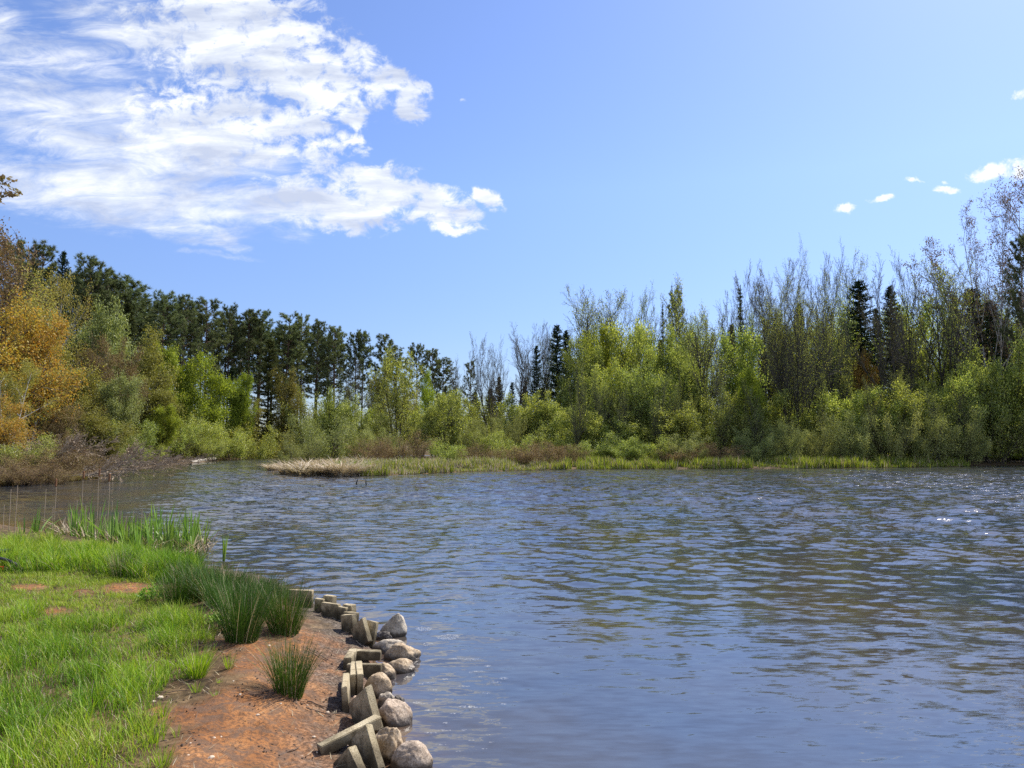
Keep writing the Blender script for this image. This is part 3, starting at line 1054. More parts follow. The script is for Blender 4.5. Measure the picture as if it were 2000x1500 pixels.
PG = 'red pines of the plantation on the left'
SKY_PINES = [(20, 478, 'tall dark pine at far left behind the brownish budding tree'), (74, 486, 'tall lumpy pine on the left skyline beside the pointed conifer'),
             (165, 512, 'round topped pine just right of the pointed conifer'), (199, 536, 'dark pine right of the round topped one, high on the left slope'),
             (234, 549, 'broad dark pine above the pale leafing tree'), (262, 560, 'dark pine on skyline left of the dip in the stand'), (312, 579, 'pine beginning the level stretch of skyline after the dip'),
             (355, 584, 'second pine of the level skyline above the bright green trees'), (403, 592, 'pine on the skyline straight above the brightest green tree'),
             (446, 605, 'pine right of the one above the brightest green tree'), (484, 614, 'pine with a blunt top left of the olive larch'), (506, 615, 'pine on the skyline just above the olive larch'),
             (554, 616, 'tall pointed pine right of the olive larch'), (589, 623, 'pine with bare trunk and sky showing through below, second right of the larch'),
             (620, 631, 'bare trunked pine left of the pine ending the dense stand'), (653, 643, 'pine ending the dense stand, its right side open to the sky'),
             (694, 656, 'left pine of the close pair standing apart from the stand'), (707, 653, 'right pine of the close pair standing apart from the stand'),
             (750, 660, 'lone slender pine between the close pair and the leafing multi stem tree'), (776, 681, 'small topped pine behind the leafing multi stem tree'),
             (816, 678, 'pine right behind the leafing multi stem tree'), (843, 686, 'next to last pine on the descending skyline'), (863, 704, 'last and lowest pine of the descending row')]
rg0 = random.Random(91)
for k, (px, ty, lb) in enumerate(SKY_PINES):
    place('red_pine', px, ty, pineD(px), lb, w=(104 if px < 300 else 78 if px < 560 else 58) * rg0.uniform(.8, 1.15), group=PG)
place('spruce_tree', 115, 492, 80, 'dark pointed conifer on left skyline between two lumpy pines', w=95, group='pointed dark conifers')
rg = random.Random(3)
for k in range(29):
    px = 40 + k * 22 + rg.uniform(-8, 8)
    ty = float(np.interp(px, [0, 74, 165, 262, 312, 403, 506, 620, 660], [500, 512, 530, 575, 590, 602, 625, 640, 655])) + rg.uniform(4, 26)
    place('red_pine', px, ty, pineD(px) + rg.uniform(4, 16), 'dark red pine deep inside the plantation, hidden among its like', w=70, group='pines deep inside the plantation')
place('larch_tree', 524, 664, 108, 'olive brown larch standing before the pine stand above the creek mouth', w=118)

# ---- left bank: leafing trees and shrubs in front of the pines
L_ = [('brown_tree', 6, 436, 60, 'tall thin brownish budding tree at the left edge, highest of the left bank', 150),
      ('golden_birch', 62, 545, 56, 'yellow green birch with white trunk behind the orange leaves', 190),
      ('golden_birch', 130, 532, 62, 'light yellow green birch with pale trunk below the pointed conifer', 150),
      ('orange_tree', -20, 560, 46, 'orange leafed tree cut by the left edge of the photo', 190),
      ('orange_tree', 68, 612, 50, 'tree with orange leaves spreading right over the dark understorey', 120),
      ('golden_birch', 22, 705, 44, 'golden leafed young birch low at the left edge above the brush', 130),
      ('orange_tree', 16, 770, 41, 'low orange and gold sapling nearest the water at the left edge', 110),
      ('pale_tree', 182, 600, 68, 'pale dome shaped leafing tree right of the orange leaves', 120),
      ('olive_conifer', 245, 590, 82, 'feathery olive conifer behind the pale dome shaped tree', 120),
      ('olive_tree', 150, 690, 58, 'olive leafed tree over the dark hollow on the left bank', 130),
      ('brown_tree', 225, 660, 64, 'reddish brown twiggy tree leaning over the left bank', 130),
      ('olive_tree', 288, 648, 78, 'olive tree with yellowish top below the dip in the pines', 110),
      ('pale_tree', 225, 735, 58, 'pale leafed small tree in front of the reddish twiggy tree', 80),
      ('bright_tree', 342, 680, 92, 'bright green slim tree left of the larger bright green one', 78),
      ('bright_tree', 424, 692, 94, 'large bright green leafy tree before the pines', 105),
      ('bare_tree', 378, 672, 97, 'bare grey tree between the two bright green trees', 60),
      ('bright_tree', 470, 735, 100, 'bright green bush like tree at foot of the olive larch', 60),
      ('olive_tree', 205, 780, 55, 'low spreading olive tree with dark limbs over the bank', 140),
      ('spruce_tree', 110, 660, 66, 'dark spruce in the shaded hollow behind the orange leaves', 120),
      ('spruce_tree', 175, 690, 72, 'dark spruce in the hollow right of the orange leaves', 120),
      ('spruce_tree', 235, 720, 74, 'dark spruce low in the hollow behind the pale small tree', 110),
      ('brown_tree', 120, 790, 50, 'rusty twiggy sapling in the hollow above the brush pile', 90),
      ('olive_tree', 310, 740, 76, 'olive leafed tree above the bright bank shrubs', 100),
      ('olive_tree', 560, 725, 108, 'thin olive tree right of the larch trunk', 70),
      ]
for kd, px, ty, D, lb, w in L_:
    place(kd, px, ty, D, lb, w=w)
S_ = [('green_shrub', 40, 850, 40, 'yellowish shrub above the brush at the left edge', 120), ('brown_shrub', 112, 862, 43, 'rusty bare shrub behind the brush pile', 80), ('willow_shrub', 225, 836, 56, 'grey green shrub at the bend of the left bank', 90),
      ('green_shrub', 180, 815, 55, 'dark shrub under the low spreading olive tree', 90), ('green_shrub', 270, 822, 66, 'green shrub beside the bend of the left bank', 90), ('bright_tree', 305, 796, 74, 'bright green shrub like tree on the left bank', 70),
      ('willow_shrub', 255, 862, 60, 'low grey green shrub touching the water at the bend', 70), ('green_shrub', 335, 818, 80, 'yellow green shrub above the white log', 90), ('green_shrub', 395, 812, 88, 'green shrub behind the white log', 90),
      ('green_shrub', 450, 826, 92, 'bright green low shrub right of the white log', 90), ('green_shrub', 505, 832, 98, 'bright green shrub at the creek mouth', 80), ('olive_tree', 480, 780, 104, 'olive shrub tree behind the creek mouth', 80),
      ('green_shrub', 420, 856, 86, 'small shrub at the waterline right of the white log', 60), ('green_shrub', 300, 868, 68, 'small shrub at the waterline left of the white log', 60),
      ('alder_shrub', 378, 782, 104, 'alder filling the space between the two bright green trees', 90), ('alder_shrub', 352, 792, 108, 'alder under the slim bright green tree', 80), ('alder_shrub', 408, 800, 110, 'alder in shade under the large bright green tree', 80), ('willow_shrub', 555, 800, 112, 'shrub filling the gap under the larch', 90), ('green_shrub', 612, 762, 110, 'tall green bush rising behind the domed willows', 110)]
for kd, px, ty, D, lb, w in S_:
    place(kd, px, ty, D, lb, w=w, name=('shrub_tree' if kd.endswith('tree') else None), cat='shrub')

for px, ty in ((372, 712), (412, 722), (452, 718)):
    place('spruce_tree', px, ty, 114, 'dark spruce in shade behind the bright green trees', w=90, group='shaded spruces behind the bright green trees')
for px, ty, D in ((892, 772, 124), (928, 764, 120), (958, 758, 118), (1026, 752, 116), (1060, 756, 112)):
    place('olive_conifer', px, ty, D, 'low dark conifer closing the gap behind the far bank bushes', w=66, name='low_conifer', group='low conifers closing the gap')
# ---- middle: peninsula shrubs
P_ = [('willow_shrub', 635, 814, 62, 'largest domed willow on the peninsula above the dead sedge', 140), ('willow_shrub', 700, 826, 66, 'domed willow right of the largest one on the peninsula', 90), ('willow_shrub', 580, 846, 58, 'low willow at the left tip of the peninsula', 80),
      ('willow_shrub', 745, 834, 70, 'small willow behind the brown shrub on the peninsula', 70), ('brown_shrub', 790, 842, 58, 'reddish brown twiggy shrub in the middle of the peninsula', 120), ('brown_shrub', 735, 858, 56, 'short brown shrub above the dead sedge', 90),
      ('alder_shrub', 858, 770, 66, 'alder clump with dark leaning stems on the peninsula', 110), ('willow_shrub', 912, 812, 68, 'silvery willow right of the dark stemmed alder', 80), ('willow_shrub', 985, 812, 72, 'silvery willow in the centre of the far bank', 90),
      ('brown_shrub', 940, 866, 60, 'low brown shrub below the silvery willow', 90), ('green_shrub', 880, 858, 62, 'low yellowish shrub below the dark stemmed alder', 90), ('brown_shrub', 1060, 862, 60, 'brown thicket left of the bright green bank grass', 110),
      ('brown_shrub', 1010, 872, 59, 'small brown thicket at the waterline in the middle', 80), ('green_shrub', 1000, 846, 64, 'yellow green low shrub before the central silvery willow', 100), ('green_shrub', 945, 842, 68, 'yellow green low shrub between the two silvery willows', 90),
      ('leafy_tree', 777, 684, 78, 'multi stemmed tree with new leaves standing on the peninsula', 100), ('bright_tree', 828, 726, 96, 'slim bright green tree right of the multi stemmed tree', 52), ('alder_shrub', 815, 800, 82, 'olive alder behind the reddish brown shrub', 80),
      ('bare_tree', 682, 700, 100, 'thin bare tree before the close pair of pines', 60), ('olive_tree', 735, 712, 104, 'yellow tinged thin tree left of the multi stemmed tree', 60), ('alder_shrub', 655, 760, 100, 'olive alder bush below the end of the pine stand', 70),
      ('alder_shrub', 700, 778, 94, 'brownish alder below the close pair of pines', 80), ('alder_shrub', 760, 790, 92, 'alder bush behind the multi stemmed tree', 80), ('alder_shrub', 870, 760, 96, 'alder bush below the last pine of the row', 70), ('alder_shrub', 940, 768, 92, 'alder bush below the small round topped pine', 80),
      ('full_pine', 917, 708, 112, 'small round topped pine standing alone in the gap', 44), ('bare_tree', 886, 698, 108, 'thin bare tree left of the small round topped pine', 36), ('bare_tree', 905, 738, 104, 'short bare tree at the small round topped pine', 30),
      ('olive_conifer', 975, 735, 118, 'low dark conifer at the foot of the bare trees in the gap', 60), ('spruce_tree', 1000, 745, 118, 'low dark spruce right of the gap behind the bare trees', 40), ('olive_conifer', 870, 752, 125, 'low dark conifer at the bottom of the gap', 50), ('olive_tree', 800, 760, 118, 'thin olive tree under the descending pines', 60)]
for kd, px, ty, D, lb, w in P_:
    place(kd, px, ty, D, lb, w=w)

# ---- right bank: bare and budding trees on the skyline
B_ = [('bare_tree', 960, 652, 88, 'bare tree nearest the gap, leftmost of the right bank wood', 56), ('bare_tree', 985, 656, 92, 'bare tree second from the gap', 44), ('bare_tree', 1014, 632, 86, 'taller bare tree with upright fork near the gap', 56), ('bare_tree', 1039, 632, 90, 'bare tree left of the thin spruce', 46),
      ('spruce_tree', 1048, 676, 84, 'thin spruce with drooping top among the bare trees near the gap', 34), ('bare_tree', 1072, 630, 92, 'bare tree between the thin spruce and the tall dark spruce', 48), ('spruce_tree', 1088, 632, 82, 'tall dark narrow spruce left of the fresh green crowns', 44),
      ('spruce_tree', 1106, 646, 88, 'dark spruce directly right of the tall narrow one', 44), ('budding_tree', 1152, 566, 92, 'pale budding tree with wide airy crown at left end of the high skyline', 110), ('budding_tree', 1192, 556, 94, 'pale budding tree with the tallest airy crown in its trio', 90),
      ('budding_tree', 1232, 568, 96, 'pale budding tree rightmost of the airy trio', 80), ('bare_tree', 1272, 586, 94, 'thin bare tree right of the airy trio', 60), ('dead_spruce', 1296, 590, 88, 'thin dark spire left of the small dark pine', 24), ('full_pine', 1324, 568, 92, 'small dark pine on the skyline beside the thin spire', 52),
      ('dead_spruce', 1315, 550, 95, 'dead spire poking above the small dark pine', 14), ('budding_tree', 1372, 552, 86, 'budding tree with grey top right of the small dark pine', 90), ('bare_tree', 1422, 528, 88, 'bare tall tree left of the narrow larch spire', 70), ('bare_tree', 1452, 530, 92, 'bare tall tree right over the narrow larch spire', 50),
      ('dead_spruce', 1449, 556, 86, 'narrow larch spire between bare trees', 40), ('bare_tree', 1493, 516, 88, 'tall bare tree left of the broad many stemmed one', 70), ('fan_tree', 1545, 502, 70, 'broad dark many stemmed tree forking low above the shrubs', 150), ('bare_tree', 1520, 508, 90, 'bare tree behind the broad many stemmed one, to its left', 70),
      ('bare_tree', 1592, 498, 88, 'bare tree behind the broad many stemmed one, to its right', 70), ('budding_tree', 1640, 497, 86, 'fine twigged round topped tree left of the broad dark spruce', 80), ('spruce_tree', 1683, 545, 80, 'broad dark spruce left of the straight bare tree', 76), ('bare_tree', 1723, 500, 72, 'straight trunked bare tree standing clear before dark spruces', 84),
      ('spruce_tree', 1744, 560, 82, 'dark spruce behind the straight trunked bare tree', 62), ('bare_tree', 1776, 500, 78, 'forking bare tree right of the straight trunked one', 76), ('bare_tree', 1803, 514, 80, 'dark bare tree second right of the straight trunked one', 70), ('budding_tree', 1850, 496, 76, 'budding olive tree left of the leaning birch', 90),
      ('spruce_tree', 1905, 560, 86, 'dark spruce behind the leaning birch', 76), ('spruce_tree', 1940, 590, 88, 'dark spruce behind the white birch trunks', 70), ('full_pine', 2004, 465, 78, 'dark conifer at the right edge beside the birches', 90), ('spruce_tree', 1965, 640, 92, 'low dark spruce between birch trunks and right edge', 60)]
for kd, px, ty, D, lb, w in B_:
    place(kd, px, ty, D, lb, w=w * (1.5 if kd in ('bare_tree', 'budding_tree') else 1.9 if kd == 'spruce_tree' else 1))
place('birch_tree', 1958, 440, 82, 'white birch leaning far left over the right bank', w=130, var=1, lean=-14)
place('birch_tree', 1948, 362, 84, 'tall white birch with open twiggy crown at the right', w=150, var=0)
place('birch_tree', 1998, 336, 86, 'tallest white birch, cut by the right edge of the photo', w=150, var=2)
# ---- right bank: fresh green trees of the middle storey
T_ = [('leafy_tree', 1140, 650, 80, 'fresh green tree right of the dark spruces', 90), ('bright_tree', 1172, 645, 84, 'brightest yellow green crown under the airy trio', 80), ('leafy_tree', 1226, 636, 82, 'fresh green tree under the rightmost airy tree', 100), ('leafy_tree', 1275, 645, 78, 'fresh green tree under the thin dark spire', 90), ('leafy_tree', 1318, 640, 80, 'fresh green tree below the small dark pine', 90),
      ('leafy_tree', 1182, 705, 72, 'green tree with dark slanting stems near the waterline shrubs', 110), ('leafy_tree', 1245, 712, 71, 'sparse green tree with several thin dark trunks', 110), ('budding_tree', 1385, 590, 74, 'half leafed tree with one dark trunk leaning left', 130), ('leafy_tree', 1440, 650, 78, 'green tree between the leaning trunk and the many stemmed tree', 90), ('leafy_tree', 1352, 680, 74, 'green tree left of the leaning dark trunk', 90),
      ('budding_tree', 1465, 590, 80, 'half leafed dark trunk left of the many stemmed tree', 90), ('budding_tree', 1600, 570, 78, 'olive half leafed tree right of the many stemmed tree', 100), ('budding_tree', 1634, 600, 74, 'small forking tree below the round topped tree', 80), ('orange_tree', 1690, 690, 78, 'small orange tinted tree among green before the broad spruce', 56), ('leafy_tree', 1770, 620, 88, 'yellow green tree glimpsed between bare trunks', 90),
      ('leafy_tree', 1830, 610, 90, 'yellow green tree behind the budding olive one', 90), ('leafy_tree', 1530, 650, 92, 'yellow green tree glimpsed behind the many stemmed tree', 100), ('leafy_tree', 1580, 640, 94, 'yellow green tree behind the many stemmed tree on its right', 100), ('leafy_tree', 1660, 620, 94, 'yellow green tree behind the broad spruce', 90), ('leafy_tree', 1890, 600, 94, 'yellow green tree behind the leaning birch', 90), ('budding_tree', 1955, 540, 90, 'olive tree behind the tall birch', 90), ('leafy_tree', 2020, 590, 86, 'leafy tree at the right edge under the dark conifer', 110),
      ('bright_tree', 1455, 730, 70, 'bright yellow green small tree right of the leaning trunk', 76), ('leafy_tree', 1110, 740, 80, 'green small tree at left end of the right bank wood', 80), ('leafy_tree', 1305, 740, 72, 'green small tree over the middle of the bank', 90)]
for kd, px, ty, D, lb, w in T_:
    place(kd, px, ty, D, lb, w=w)
for k, px in enumerate([1128, 1163, 1188, 1214, 1243, 1283, 1309, 1347, 1408, 1442, 1478, 1612, 1668, 1702, 1760, 1832, 1884]):
    place('budding_tree', px, 705 + (k * 37) % 56, 66.5 + (k * 7) % 5, 'slim dark stemmed sapling in front of the right hand wood', w=44, name='sapling', group='slim saplings along the right bank')
# ---- right bank: shrubs
R_ = [('alder_shrub', 1010, 772, 78, 'alder clump under the bare trees near the gap', 90), ('alder_shrub', 1060, 770, 76, 'alder clump below the thin spruce', 90), ('alder_shrub', 1105, 790, 72, 'alder clump below the tall dark spruce', 90), ('alder_shrub', 1150, 800, 69, 'alder clump at the left foot of the green wood', 100), ('alder_shrub', 1200, 812, 68, 'alder clump under the slanting stems', 100), ('alder_shrub', 1262, 806, 68, 'alder clump under the several thin trunks', 110),
      ('alder_shrub', 1330, 790, 69, 'alder clump left of the leaning dark trunk', 110), ('green_shrub', 1390, 800, 68, 'bushy shrub at the foot of the leaning dark trunk', 100), ('alder_shrub', 1430, 770, 70, 'alder clump right of the leaning dark trunk', 110), ('green_shrub', 1480, 790, 68, 'bushy shrub left of the many stemmed tree', 110), ('alder_shrub', 1520, 768, 71, 'alder clump at the left of the many stemmed tree', 110),
      ('green_shrub', 1585, 768, 70, 'bushy shrub right of the many stemmed tree', 100), ('alder_shrub', 1640, 756, 70, 'pale alder clump below the round topped tree', 110), ('alder_shrub', 1690, 760, 69, 'alder clump before the broad dark spruce', 110), ('alder_shrub', 1745, 748, 69, 'alder clump at the foot of the straight bare tree', 110), ('alder_shrub', 1800, 745, 70, 'alder clump right of the straight bare tree', 110), ('alder_shrub', 1855, 738, 71, 'alder clump below the budding olive tree', 110),
      ('alder_shrub', 1905, 692, 73, 'tall rounded alder left of the largest one at the right', 110), ('alder_shrub', 1955, 676, 74, 'largest rounded alder below the birches', 140), ('alder_shrub', 2015, 688, 73, 'rounded alder cut by the right edge of the photo', 120), ('willow_shrub', 1530, 822, 65, 'silvery low willow at the foot of the many stemmed tree', 90), ('willow_shrub', 1590, 812, 65.5, 'silvery bright willow right of the many stemmed trunk', 90), ('willow_shrub', 1470, 836, 65, 'grey green low willow over the waterline', 90),
      ('willow_shrub', 1660, 806, 66, 'silvery low willow below the pale alder clump', 100), ('willow_shrub', 1735, 806, 66.5, 'low willow before the straight bare tree', 110), ('willow_shrub', 1800, 812, 67, 'low willow right of the straight bare tree', 110), ('willow_shrub', 1870, 800, 68.5, 'low willow overhanging dark water at right', 120), ('green_shrub', 1940, 790, 71, 'bushy dark shrub overhanging the water at right', 130), ('green_shrub', 2005, 800, 72, 'bushy shrub at the water by the right edge', 120),
      ('willow_shrub', 1340, 846, 64, 'low willow above the bright bank grass', 100), ('green_shrub', 1275, 852, 64, 'low green shrub above the bright bank grass', 90), ('green_shrub', 1220, 856, 64, 'small pale green shrub at the left of the bank grass', 80), ('green_shrub', 1160, 846, 65, 'low dark shrub above the brown thicket', 100), ('brown_shrub', 1400, 866, 63.5, 'dark brown twiggy shrub at the bank under willows', 100), ('brown_shrub', 1320, 872, 63, 'brown twiggy shrub over the bright bank grass', 90), ('brown_shrub', 1110, 868, 62, 'brown twiggy shrub at left end of the bank grass', 80), ('green_shrub', 1090, 832, 68, 'yellowish shrub above the brown thicket', 90)]
for kd, px, ty, D, lb, w in R_:
    place(kd, px, ty, D, lb, w=w)
# ---- the wood's own depth: thin trunks and crowns standing behind, nothing to tell one from the next
for k in range(26):
    px = 1110 + k * 36 + rg.uniform(-14, 14)
    ty = float(np.interp(px, [1100, 1300, 1500, 1750, 2000], [640, 630, 590, 580, 560])) + rg.uniform(0, 50)
    kd = ['budding_tree', 'olive_conifer', 'bare_tree', 'leafy_tree'][k % 4]
    nm = ['half_leafed_tree', 'dark_conifer', 'leafless_tree', 'spring_tree'][k % 4]
    place(kd, px, ty, rg.uniform(96, 116), ['half leafed tree in the depth of the right hand wood', 'dark conifer in the depth of the right hand wood', 'leafless tree in the depth of the right hand wood', 'green tree in the depth of the right hand wood'][k % 4], w=80, name=nm, group=['half leafed trees inside the right wood', 'dark conifers inside the right wood', 'leafless trees inside the right wood', 'green trees inside the right wood'][k % 4])


def scatter_shrubbery():
    """undergrowth between the trunks, one mass"""
    rng = np.random.default_rng(21)
    for nm, lab, ctrl, mat, n in (('undergrowth', 'mixed green undergrowth between the trunks of the right wood', [(1090, 2080, 78, 104, 4.5)], M['fresh_leaf'], 130000),
                                  ('undergrowth', 'dark undergrowth between the trunks of the left bank and pine stand', [(-120, 760, 86, 125, 3.6)], M['olive_leaf'], 110000)):
        mb = MB()
        for (x0, x1, d0, d1, h) in ctrl:
            D = rng.uniform(d0, d1, n)
            px = rng.uniform(x0, x1, n)
            if x0 < 0:
                D = np.interp(px, [-120, 300, 760], [58, 84, 112]) + rng.uniform(0, 26, n)
            x = (px - 1000) / F * D
            lump = fbm(x * .35, D * .35, 3)
            hh = h * (0.35 + 1.3 * sstep(.3, .75, lump))
            z = height(x, D) + hh * rng.uniform(0, 1, n) ** .7
            leaf_quads(mb, rng, np.stack([x, D, z], 1), 1, .1, .20, .14, 0)
        tag(mb.build(nm, mat), lab, 'undergrowth', kind='stuff')


scatter_shrubbery()


# ------------------------------------------------------------------ bank vegetation far off
def bank_grass():
    rng = np.random.default_rng(31)

    def strip(px0, px1, n, dmin, dmax, h0, h1, wd, mats, name, label, wts, lean=.25, bend=.5, clump=.0):
        pts = np.array([p for p in FAR_PX if p[1] > 905 and p[0] > 500])
        px = rng.uniform(px0, px1, n * 2)
        py = np.interp(px, pts[:, 0][np.argsort(pts[:, 0])], pts[:, 1][np.argsort(pts[:, 0])])
        dx, dy, dz = ray(px, py)
        t = -CAMZ / dz
        x, y = dx * t, dy * t
        y = y + rng.uniform(dmin, dmax, n * 2)
        keep = (sdist(FAR, x, y) > .02) & (fbm(x * .8, y * .8, 2) > clump)
        x, y = x[keep][:n], y[keep][:n]
        z = height(x, y) - .03
        n2 = len(x)
        mb = MB()
        mi = rng.choice(len(mats), n2, p=wts)
        hm = .35 + 1.1 * sstep(.25, .75, fbm(x * .9 + 3, y * .9, 3))
        for k in range(len(mats)):
            s = mi == k
            blades(mb, rng, np.stack([x, y, z], 1)[s], rng.uniform(h0, h1, s.sum()) * hm[s], np.full(s.sum(), wd), rng.uniform(0, lean, s.sum()), rng.uniform(0, bend, s.sum()), k)
        tag(mb.build(name, mats), label, 'grass', kind='stuff')

    strip(690, 1110, 13000, .1, 5.5, .22, .75, .06, [M['sedge'], M['tussock']], 'bank_grass', 'green and straw sedge along the waterline of the peninsula', [.62, .38])
    strip(1080, 1900, 26000, .1, 5.0, .22, .80, .06, [M['sedge'], M['straw'], M['bright_leaf']], 'bank_grass', 'bright green sedge strip along the right bank waterline', [.62, .20, .18], clump=.30)
    strip(560, 1150, 9000, 2.0, 12, .25, .6, .06, [M['tussock'], M['sedge']], 'bank_grass', 'dry and green sedge between peninsula shrubs', [.55, .45])
    # left bank fringe
    n = 30000
    px = rng.uniform(-140, 560, n)
    pts = np.array(FAR_PX[1:12])
    py = np.interp(px, pts[:, 0], pts[:, 1])
    dx, dy, dz = ray(px, py)
    t = -CAMZ / dz
    x, y = dx * t, dy * t + rng.uniform(0.1, 5, n)
    k = (sdist(FAR, x, y) > .02) & ((px > 215) | (rng.uniform(0, 1, n) < .75))
    x, y = x[k], y[k]
    z = height(x, y) - .03
    mb = MB()
    mi = rng.uniform(0, 1, len(x)) < np.where(px[k] < 225, .85, .35)
    lowp = px[k] < 225
    for j, s in enumerate((~mi & ~lowp, mi & ~lowp, lowp)):
        f = .45 if j == 2 else 1.0
        blades(mb, rng, np.stack([x, y, z], 1)[s], rng.uniform(.3, .9, s.sum()) * f, np.full(s.sum(), .07 if j < 2 else .035), rng.uniform(0, .3 if j < 2 else 1.6, s.sum()), rng.uniform(0, .5, s.sum()), j)
    tag(mb.build('bank_grass', [M['sedge'], M['tussock'], M['rust_leaf']]), 'sedge fringe along the waterline of the left bank', 'grass', kind='stuff')


bank_grass()


def tussock_mesh(seed, n=300):
    rng = np.random.default_rng(seed)
    mb = MB()
    a = rng.uniform(0, 6.28, n)
    r = np.sqrt(rng.uniform(0, 1, n)) * .35
    root = np.stack([r * np.cos(a), r * np.sin(a), np.full(n, -.05)], 1)
    blades(mb, rng, root, rng.uniform(.35, 1.25, n), np.full(n, .048), rng.uniform(.0, .5, n), rng.uniform(.7, 1.9, n), 0, 4, az=a + rng.normal(0, .5, n))
    return mb.mesh('sedge_tussock', M['tussock'])


TUS = [tussock_mesh(5), tussock_mesh(6)]
TL = [(528, 919, .8, 'dark flattened tussock at the very tip of the peninsula'), (556, 926, .9, 'dead sedge tussock second from the tip of the peninsula'), (585, 928, 1.15, 'pale arching tussock third from the peninsula tip'), (612, 930, 1.1, 'pale arching tussock left of the widest one'),
      (640, 930, 1.25, 'widest pale arching dead tussock at the waterline'), (664, 931, 1.15, 'pale tussock just right of the widest one'), (686, 930, 1.0, 'last pale tussock before the green sedge begins'), (600, 919, 1.0, 'dead tussock in the second row behind the waterline'), (650, 918, 1.0, 'dead tussock in the second row left of the brown shrub'), (706, 921, .9, 'dead tussock in the second row at the green sedge'),
      (765, 912, .9, 'straw tussock below the reddish brown shrub'), (990, 908, .9, 'straw tussock before the central brown thicket'), (945, 906, .8, 'straw tussock below the low brown shrub')]
for k, (px, py, s, lb) in enumerate(TL):
    x, y = G(px, py)
    y += .35
    o = link('sedge_tussock', TUS[k % 2])
    o.location = (x, y, max(0, gz(x, y)) - .05)
    o.rotation_euler = (0, 0, k * 2.1)
    o.scale = (s * (1.05 + .3 * ((k * 7) % 5) / 5), s * 1.1, s * (.95 + .45 * ((k * 3) % 4) / 4))
    tag(o, lb, 'tussock', 'dead sedge tussocks on the peninsula')


def green_tussock(px, py, s, lb):
    x, y = G(px, py)
    y += .4
    o = link('grass_tuft', GT)
    o.location = (x, y, max(0, gz(x, y)) - .05)
    o.scale = (s, s, s)
    tag(o, lb, 'grass tuft', 'bright grass tufts at the right waterline')


_me = tussock_mesh(9, 500)
_me.materials[0] = M['bright_leaf']
GT = _me
for px, py, s, lb in [(1578, 905, .75, 'small bright grass tuft at waterline, left one of four'), (1615, 905, .9, 'bright grass tuft at waterline right of the small one'), (1652, 906, 1.1, 'largest bright grass tuft on the right waterline'), (1690, 907, .7, 'small bright tuft right of the largest one'), (1996, 905, 1.5, 'bright grass tuft cut by the right edge')]:
    green_tussock(px, py, s, lb)

# ------------------------------------------------------------------ dead brush lying on the left bank
FALL = woody('fallen_branch', 900, 6, 2, 16, .07, spec(nch=[10, 6, 4, 0], ang=[34, 38, 40, 40], rmin=.018), M['dead_twig'], M['dead_twig'])
FALL2 = woody('fallen_branch_b', 901, 6, 1, 14, .07, spec(nch=[12, 6, 4, 0], ang=[40, 40, 40, 40], rmin=.018), M['dead_twig'], M['dead_twig'])
for px, py, D, w, lb in [(0, 934, 35.0, 120, 'grey brown shrub hanging over the water at the left edge'), (55, 936, 35.6, 110, 'grey brown shrub hanging over the water right of the edge one'), (100, 934, 36.6, 100, 'grey brown shrub at the water below the brush pile'), (15, 912, 38, 110, 'low bare grey shrub at the left edge over the brush'), (75, 905, 40, 110, 'low bare grey shrub in the middle of the brush pile'), (135, 908, 42, 110, 'low bare grey shrub before the rusty sapling'), (190, 905, 45, 100, 'low bare grey shrub at the right end of the brush pile')]:
    place('brown_shrub', px, py - 28, D, lb, w=w)
BP = [(45, 925, 80, 340, 'long thin fallen branch rising above the left brush'), (105, 935, 82, 5, 'thin fallen branch among the brush, pointing right'), (195, 926, 80, 340, 'fallen branch over the right end of the brush pile'), (160, 928, 72, 180, 'fallen branch pointing back into the brush'), (-10, 938, 78, 20, 'bare fallen branch at the left end of the brush pile'), (30, 946, 82, 160, 'fallen branch lying at the water in the left of the brush'), (60, 934, 75, 350, 'fallen branch arching in the middle of the brush pile'), (95, 944, 84, 10, 'fallen branch along the water below the brush pile'),
      (120, 930, 70, 200, 'upper fallen branch of the brush pile'), (150, 940, 80, 350, 'fallen branch reaching right over the water'), (178, 938, 84, 15, 'last fallen branch at right end of the brush pile'), (70, 920, 60, 120, 'steep dead branch standing out of the brush pile'), (20, 922, 62, 60, 'steep dead branch at the left edge of the brush'),
      (130, 912, 66, 330, 'pale dead branch heap behind the brush pile'), (235, 920, 86, 0, 'flat dead branch on the waterline right of the brush pile'), (330, 908, 86, 5, 'dead driftwood branch left of the white log')]
for k, (px, py, tl, az, lb) in enumerate(BP):
    x, y = G(px, py)
    tm, cm, H0, W0, pp = (FALL, FALL2)[k % 2]
    e = empty('fallen_branch', (x, y + .6, max(.1, gz(x, y + .6)) + .15))
    e.rotation_euler = (Matrix.Rotation(R(az), 3, 'Z') @ Matrix.Rotation(R(tl), 3, 'Y')).to_euler()
    sc = .85 if k < 10 else .9
    e.scale = (sc * .55, sc * .55, sc) if tl > 80 else (sc, sc, sc)
    link('limb', tm, e)
    link('twigs', cm, e)
    tag(e, lb, 'branch', 'fallen branches of the brush pile')


def rod(mb, p0, p1, r0, r1, n=6, sides=8, wob=.0, rg=random, m=0):
    P = [Vector(p0).lerp(Vector(p1), i / n) + rvec(rg) * wob * (0 < i < n) for i in range(n + 1)]
    P = np.array([tuple(p) for p in P])
    rr = np.linspace(r0, r1, n + 1)
    frustums(mb, P[:-1], P[1:], rr[:-1], rr[1:], sides, m)
    for e, rad, sgn in ((P[0], r0, 1), (P[-1], r1, -1)):
        pass


